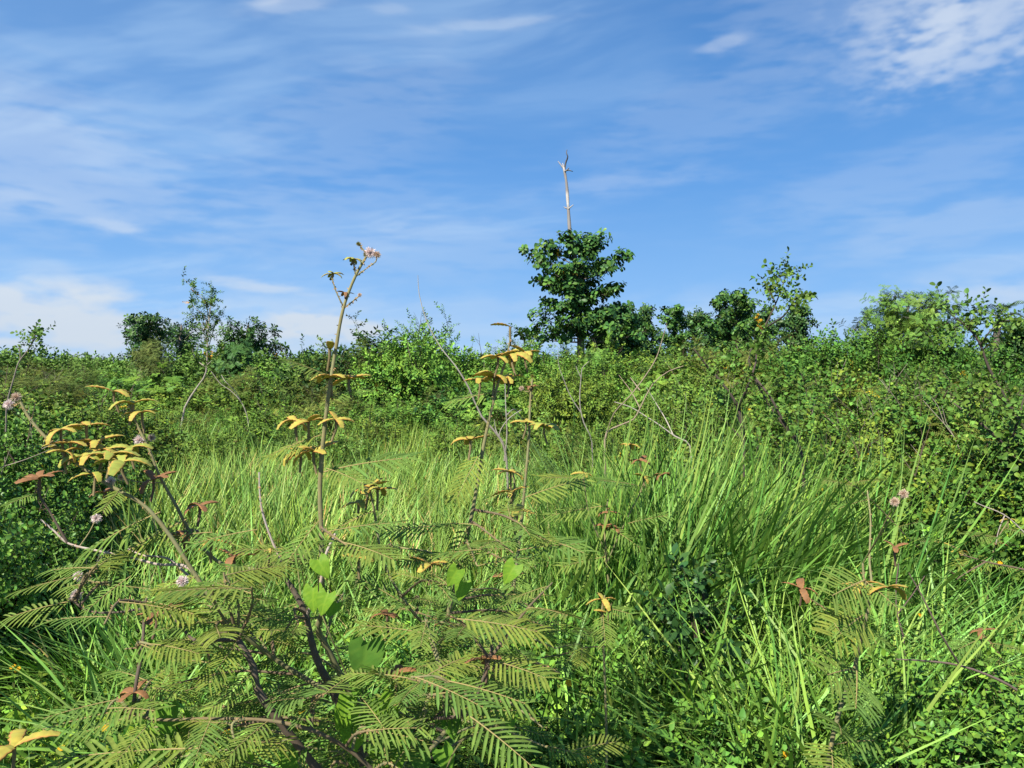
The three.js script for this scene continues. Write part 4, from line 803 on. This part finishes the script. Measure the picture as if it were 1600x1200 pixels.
  for (const [x, y, z, v, s] of [[578, 395, 0, 0, .013], [589, 398, 0, 1, .009], [560, 381, 0, 2, .0055], [571, 398, 0, 2, .0055], [562, 461, 0, 1, .005], [218, 688, .1, 0, .0135], [237, 684, .12, 1, .010], [150, 810, .1, 0, .012], [122, 900, 0, 0, .011], [119, 930, -.05, 0, .013], [285, 908, -.1, 0, .013], [14, 632, 0, 0, .012], [26, 620, 0, 1, .011], [173, 752, .1, 0, .012], [189, 746, .12, 1, .009], [832, 588, .6, 2, .007], [815, 607, .6, 1, .008]]) m.puff(x, y, D + z, v, s);
}
{ // sapling on the other side
  const D = 2.1, base = P(1285, 1400, D).setY(0), m = mimosa('mimosa_sapling', 'upright mimosa sapling with paired feathery fronds below orange pods', base), A = (a) => a.map(([x, y, z = 0]) => P(x, y, D + z));
  m.stem([base.clone().add(V(0, -.03, 0)), ...A([[1286, 1300], [1296, 1180], [1312, 1110], [1336, 1040], [1352, 970], [1358, 940], [1350, 905], [1348, 880]])], .010, .003, 'stem', 51);
  m.stem(A([[1358, 940], [1375, 920], [1385, 890], [1400, 830], [1408, 785]]).map((p, i) => p.add(V(0, 0, -.05 * i))), .005, .0025, 'stem', 52);
  m.stem(A([[1352, 970], [1310, 960], [1280, 945], [1252, 925]]), .003, .002, 'twig', 53);
  for (const [bx, by, tx, ty, z, L] of [[1352, 906, 1306, 925, 0, .16], [1352, 908, 1402, 945, 0, .15], [1350, 960, 1308, 990, 0, .17], [1338, 1040, 1342, 1100, 0, .22], [1335, 1045, 1302, 1048, .02, .2], [1308, 1130, 1320, 1140, .02, .18], [1298, 1160, 1306, 1225, 0, .22], [1296, 1165, 1360, 1150, .05, .2], [1284, 948, 1316, 985, 0, .16], [1352, 975, 1372, 1000, .1, .16]]) m.frondPx(bx, by, tx, ty, D + z, L, 1, V(.1, .75, .8), 1.55);
  m.pods(1345, 918, D, 4, 'ripe', 6001, .075); m.pods(1388, 918, D - .02, 4, 'ripe', 6004, .085); m.pods(1252, 920, D, 4, 'dry', 6007, .07); m.pods(1398, 855, D - .1, 2, 'dry', 6010, .04);
  m.puff(1398, 784, D - .18, 1, .012); m.puff(1412, 772, D - .2, 1, .012);
}
{
  const D = 2.3, base = P(945, 1400, D).setY(0), m = mimosa('mimosa_seedling', 'small mimosa seedling among the grass with curled orange pods', base), A = (a) => a.map(([x, y, z = 0]) => P(x, y, D + z));
  m.stem([base.clone().add(V(0, -.03, 0)), ...A([[948, 1200], [945, 1060], [942, 990], [940, 955], [945, 930]])], .006, .0025, 'stem', 61);
  m.stem(A([[945, 1010], [915, 1012], [880, 1022], [845, 1028]]), .003, .002, 'twig', 62);
  for (const [bx, by, tx, ty, L] of [[942, 960, 946, 1000, .16], [945, 950, 985, 955, .13], [910, 1010, 908, 1035, .13], [900, 1015, 880, 1040, .13], [942, 990, 910, 985, .14]]) m.frondPx(bx, by, tx, ty, D, L, 1, V(0, 1, .6), 1.1);
  m.pods(942, 936, D, 3, 'ripe', 6101, .055); m.pods(950, 958, D, 2, 'ripe', 6103, .05);
}
{
  const D = 2.6, base = P(1590, 1300, D).setY(0), m = mimosa('mimosa_seedling', 'drooping mimosa seedling with a dry brown pod over the bright shrub', base), A = (a) => a.map(([x, y, z = 0]) => P(x, y, D + z));
  m.stem([base.clone().add(V(0, -.03, 0)), ...A([[1590, 1200], [1585, 1080], [1560, 1020], [1535, 990]])], .006, .0025, 'twig', 71);
  for (const [bx, by, tx, ty, L] of [[1548, 1005, 1590, 1010, .15], [1558, 1018, 1568, 1068, .17], [1575, 1040, 1600, 1080, .17], [1540, 995, 1500, 1010, .13]]) m.frondPx(bx, by, tx, ty, D, L, 1, V(0, 1, .6), 1.1);
  m.pods(1532, 986, D, 3, 'dry', 6201, .055);
}
{ // far mimosa stems in the meadow
  const D = 3.6, base = P(960, 1000, D).setY(0), m = mimosa('mimosa_shrub', 'thin mimosa stems with rusty pods half sunk in the meadow grass', base), A = (a) => a.map(([x, y, z = 0]) => P(x, y, D + z));
  m.stem([base.clone().add(V(0, -.03, 0)), ...A([[955, 950], [948, 880], [945, 820], [950, 780]])], .010, .004, 'stem', 81);
  m.stem(A([[948, 880], [975, 820], [1000, 770], [1008, 748]]), .005, .003, 'stem', 82); m.stem(A([[945, 860], [920, 800], [912, 745]]), .005, .003, 'stem', 83);
  for (const [x, y, k] of [[945, 822, 'dry'], [962, 826, 'dry'], [950, 800, 'dry'], [1005, 745, 'ripe'], [1035, 742, 'dry'], [912, 740, 'ripe'], [985, 695, 'ripe'], [1000, 720, 'dry']]) m.pods(x, y, D, 4, k, 6300 + x, .065);
  for (const [bx, by, tx, ty] of [[950, 790, 860, 800], [945, 820, 1000, 850], [912, 750, 850, 740], [1000, 760, 940, 745], [948, 870, 880, 880], [975, 820, 1040, 800]]) m.frondPx(bx, by, tx, ty, D, .24, 1, V(0, 1, .4), 1.2);
}
{ // mimosa over the bramble
  const D = 3.7, base = P(1540, 1000, D).setY(0), m = mimosa('mimosa_shrub', 'weak mimosa stems with orange pods leaning against the bramble mounds', base), A = (a) => a.map(([x, y, z = 0]) => P(x, y, D + z));
  m.stem([base.clone().add(V(0, -.03, 0)), ...A([[1542, 940], [1548, 880], [1560, 840], [1575, 815]])], .007, .003, 'stem', 91);
  m.stem(A([[1545, 900], [1500, 860], [1470, 845]]), .004, .002, 'stem', 92); m.stem(A([[1542, 930], [1440, 860], [1360, 780], [1320, 748]]), .006, .0025, 'twig', 93);
  for (const [bx, by, tx, ty] of [[1560, 840, 1520, 832], [1570, 825, 1610, 835], [1550, 870, 1500, 880], [1480, 850, 1440, 840], [1340, 762, 1290, 745], [1360, 780, 1310, 790], [1330, 755, 1370, 745], [1400, 825, 1440, 810], [1548, 880, 1600, 890]]) m.frondPx(bx, by, tx, ty, D, .2, 1, V(0, 1, .4), 1.15);
  for (const [x, y, k] of [[1470, 848, 'ripe'], [1500, 862, 'ripe'], [1560, 850, 'dry'], [1575, 812, 'ripe']]) m.pods(x, y, D, 4, k, 6400 + x, .055);
}
{
  const twig = (label, d, main, side, r0, wood, seed) => { const b = P(main[0][0], main[0][1], d).setY(0); sapling('dead_twig', label, b, { category: 'dead branch', seed, wood, stems: [[[V(0, 0, 0), ...px3(b, main.map(([x, y, z = 0]) => [x, y, d + z]))], r0, .002], ...side.map((a) => [px3(b, a.map(([x, y, z = 0]) => [x, y, d + z])), r0 * .6, .0015])] }); };
  twig('pale dead twig curving over the edge of the bramble', 3.5, [[1625, 860], [1600, 832], [1570, 805], [1535, 790], [1522, 784]], [[[1570, 805], [1560, 830], [1556, 850]]], .005, [.38, .32, .27], 31);
  twig('brown dead twig lying level below the bramble', 3.1, [[1640, 905], [1600, 890], [1550, 880], [1500, 866]], [[[1540, 878], [1510, 895], [1495, 905]]], .006, [.15, .10, .07], 32);
  twig('dark dead twig running through the bright pointed-leaved shrub', 2.35, [[1640, 1110], [1600, 1085], [1560, 1062], [1500, 1040], [1450, 1033], [1400, 1030]], [[[1500, 1040], [1470, 990, -.05], [1440, 930, -.05], [1420, 895, -.05]]], .006, [.14, .10, .08], 33);
  twig('thin purplish stick standing in the sedge beside the mimosa sapling', 2.9, [[1412, 1000], [1402, 960], [1400, 920], [1404, 880]], [[[1402, 960], [1425, 930], [1445, 900]]], .004, [.14, .09, .08], 34);
}
// ---------------------------------------------------------------- heart-leaved climber
{
  const mk = (seed, col) => {
    const g = new Geo(), r = rng(seed), rows = [], NT = 14, NS = 5, tilt = (r() - .5) * .2;
    for (let i = 0; i <= NT; i++) {
      const t = i / NT, w = .46 * Math.pow(Math.sin(Math.PI * Math.pow(clamp(t * .93 + .07), .62)), .8) * (1 - t * .12) + .002, row = [];
      for (let j = -NS; j <= NS; j++) {
        const s = j / NS, a = Math.abs(s), vein = Math.sin((t * 5.5 - a * 2.2) * 6.283);
        row.push(g.v(V(t - .24 * Math.pow(a, 1.4) * (1 - t) * (1 - t), .22 * a * w + .012 * vein * a + .03 * Math.sin(t * 9 + s * 3) * a - .24 * t * t + tilt * s * w, s * w), (j === 0 || vein > .86 ? col.map((x, k) => x * (k === 0 ? 1.3 : 1.15)) : vary(col, r, .08))));
      }
      rows.push(row);
    }
    for (let i = 0; i < NT; i++) for (let j = 0; j < NS * 2; j++) g.quad(rows[i][j], rows[i][j + 1], rows[i + 1][j + 1], rows[i + 1][j]);
    return g.done();
  };
  const G = [mk(1, [.19, .36, .03]), mk(2, [.14, .30, .03]), mk(3, [.10, .23, .03])];
  const D = 1.62, base = P(640, 1500, D).setY(0), t = thing('heart_leaved_vine', 'bright heart-leaved vine climbing through the mimosa shrub', 'vine', base), r = rng(71);
  const runs = [[[630, 1400], [615, 1230], [600, 1160], [575, 1110], [545, 1060], [515, 990], [500, 950], [497, 900]], [[600, 1300], [560, 1240], [480, 1210], [380, 1190], [300, 1160], [262, 1120]], [[640, 1350], [690, 1230], [720, 1160], [780, 1130], [800, 1100]]];
  for (const a of runs) { const g = new Geo(); g.tube(curve(a.map(([x, y], i) => (i ? P(x, y, D - (i % 2) * .03) : V(base.x, 0, base.z)).sub(base)), 30), .0026, .0014, 5, [.12, .12, .04]); part('stem', g.done(), M.bark, t); }
  for (const [x, y, s, v, down] of [[497, 892, .045, 0, .6], [490, 938, .05, 0, .9], [512, 945, .045, 0, .8], [524, 955, .035, 1, 1], [574, 1036, .085, 2, 1], [548, 1125, .06, 0, .9], [556, 1150, .075, 0, 1], [545, 1105, .045, 0, .7], [594, 1115, .065, 0, .9], [604, 1150, .06, 1, 1], [262, 1130, .06, 1, .9], [246, 1165, .055, 0, 1], [282, 1140, .05, 1, .8], [790, 1115, .065, 1, .9], [702, 1135, .05, 1, .6], [590, 1185, .055, 0, .9], [610, 1190, .06, 0, 1], [625, 1175, .05, 1, .8], [450, 1195, .05, 1, .7], [380, 1180, .05, 0, .8], [560, 1075, .04, 1, .6], [335, 1150, .045, 1, .8], [690, 1190, .05, 1, .8], [655, 1195, .05, 2, .9], [715, 905, .04, 0, .8], [805, 900, .045, 0, .7], [725, 925, .04, 0, .9]]) {
    const m = part('leaf', G[v], M.thin, t); m.position.copy(P(x, y - s * 380, D + (r() - .5) * .06).sub(base));
    const a = 1.57 + (r() - .5) * 2.2, dx = V(Math.cos(a) * .7, -down, Math.sin(a) * .5).normalize(), nz = V((r() - .5) * .8, .5, 1).normalize(), z = V().crossVectors(dx, nz).normalize();
    m.quaternion.setFromRotationMatrix(new THREE.Matrix4().makeBasis(dx, V().crossVectors(z, dx), z)); m.scale.setScalar(s);
  }
}
// ---------------------------------------------------------------- small yellow daisies
{
  const r = rng(55), pet = new Geo(), disc = new Geo();
  for (let i = 0; i < 9; i++) { const a = i / 9 * 6.283; pet.leaf(V(Math.cos(a) * .2, 0, Math.sin(a) * .2), V(Math.cos(a), .12, Math.sin(a)).normalize(), V(0, 1, 0), .8, .46, [.78, .44, .015], { prof: [[0, .5], [.5, 1], [.9, .7], [1, .3]] }); }
  const top = disc.v(V(0, .16, 0), [.62, .30, .01]), ring = []; for (let i = 0; i < 10; i++) ring.push(disc.v(V(Math.cos(i * .6283) * .3, .03, Math.sin(i * .6283) * .3), [.55, .26, .01])); for (let i = 0; i < 10; i++) disc.tri(top, ring[(i + 1) % 10], ring[i]);
  const pg = pet.done(), dg = disc.done();
  for (const [x, y, d] of [[888, 1068, 2.6], [922, 1187, 2.3], [1228, 1180, 2.4], [165, 1138, 2.4], [95, 1170, 2.3], [28, 1046, 3.0], [20, 1042, 3.1], [556, 1056, 2.4], [472, 1110, 2.4], [355, 1143, 2.3], [12, 912, 3.9], [60, 925, 3.8], [1438, 962, 3.2], [1335, 1001, 2.9], [1562, 880, 3.6], [315, 1128, 2.4]]) {
    const p = P(x, y, d), t = thing('yellow_daisy', 'small yellow daisy flower on a thin stalk among the low herbs', 'flower', V(p.x, 0, p.z), 'yellow daisies among the herbs'), h = p.y, lean = V((r() - .5) * .06, 0, (r() - .5) * .06);
    const g = new Geo(); g.tube(curve([lean, V(lean.x * .5, h * .5, 0), V(0, h, 0)], 6), .0022, .0014, 5, [.10, .15, .04]); part('stalk', g.done(), M.bark, t);
    const a = part('petals', pg, M.thin, t), b = part('disc', dg, M.puff, t), q = new THREE.Quaternion().setFromUnitVectors(V(0, 1, 0), V((r() - .5) * .8, 1, .5 + r() * .4).normalize());
    for (const k of [a, b]) { k.position.set(0, h, 0); k.quaternion.copy(q); k.scale.setScalar(.013); }
  }
}
renderer.render(scene, camera);
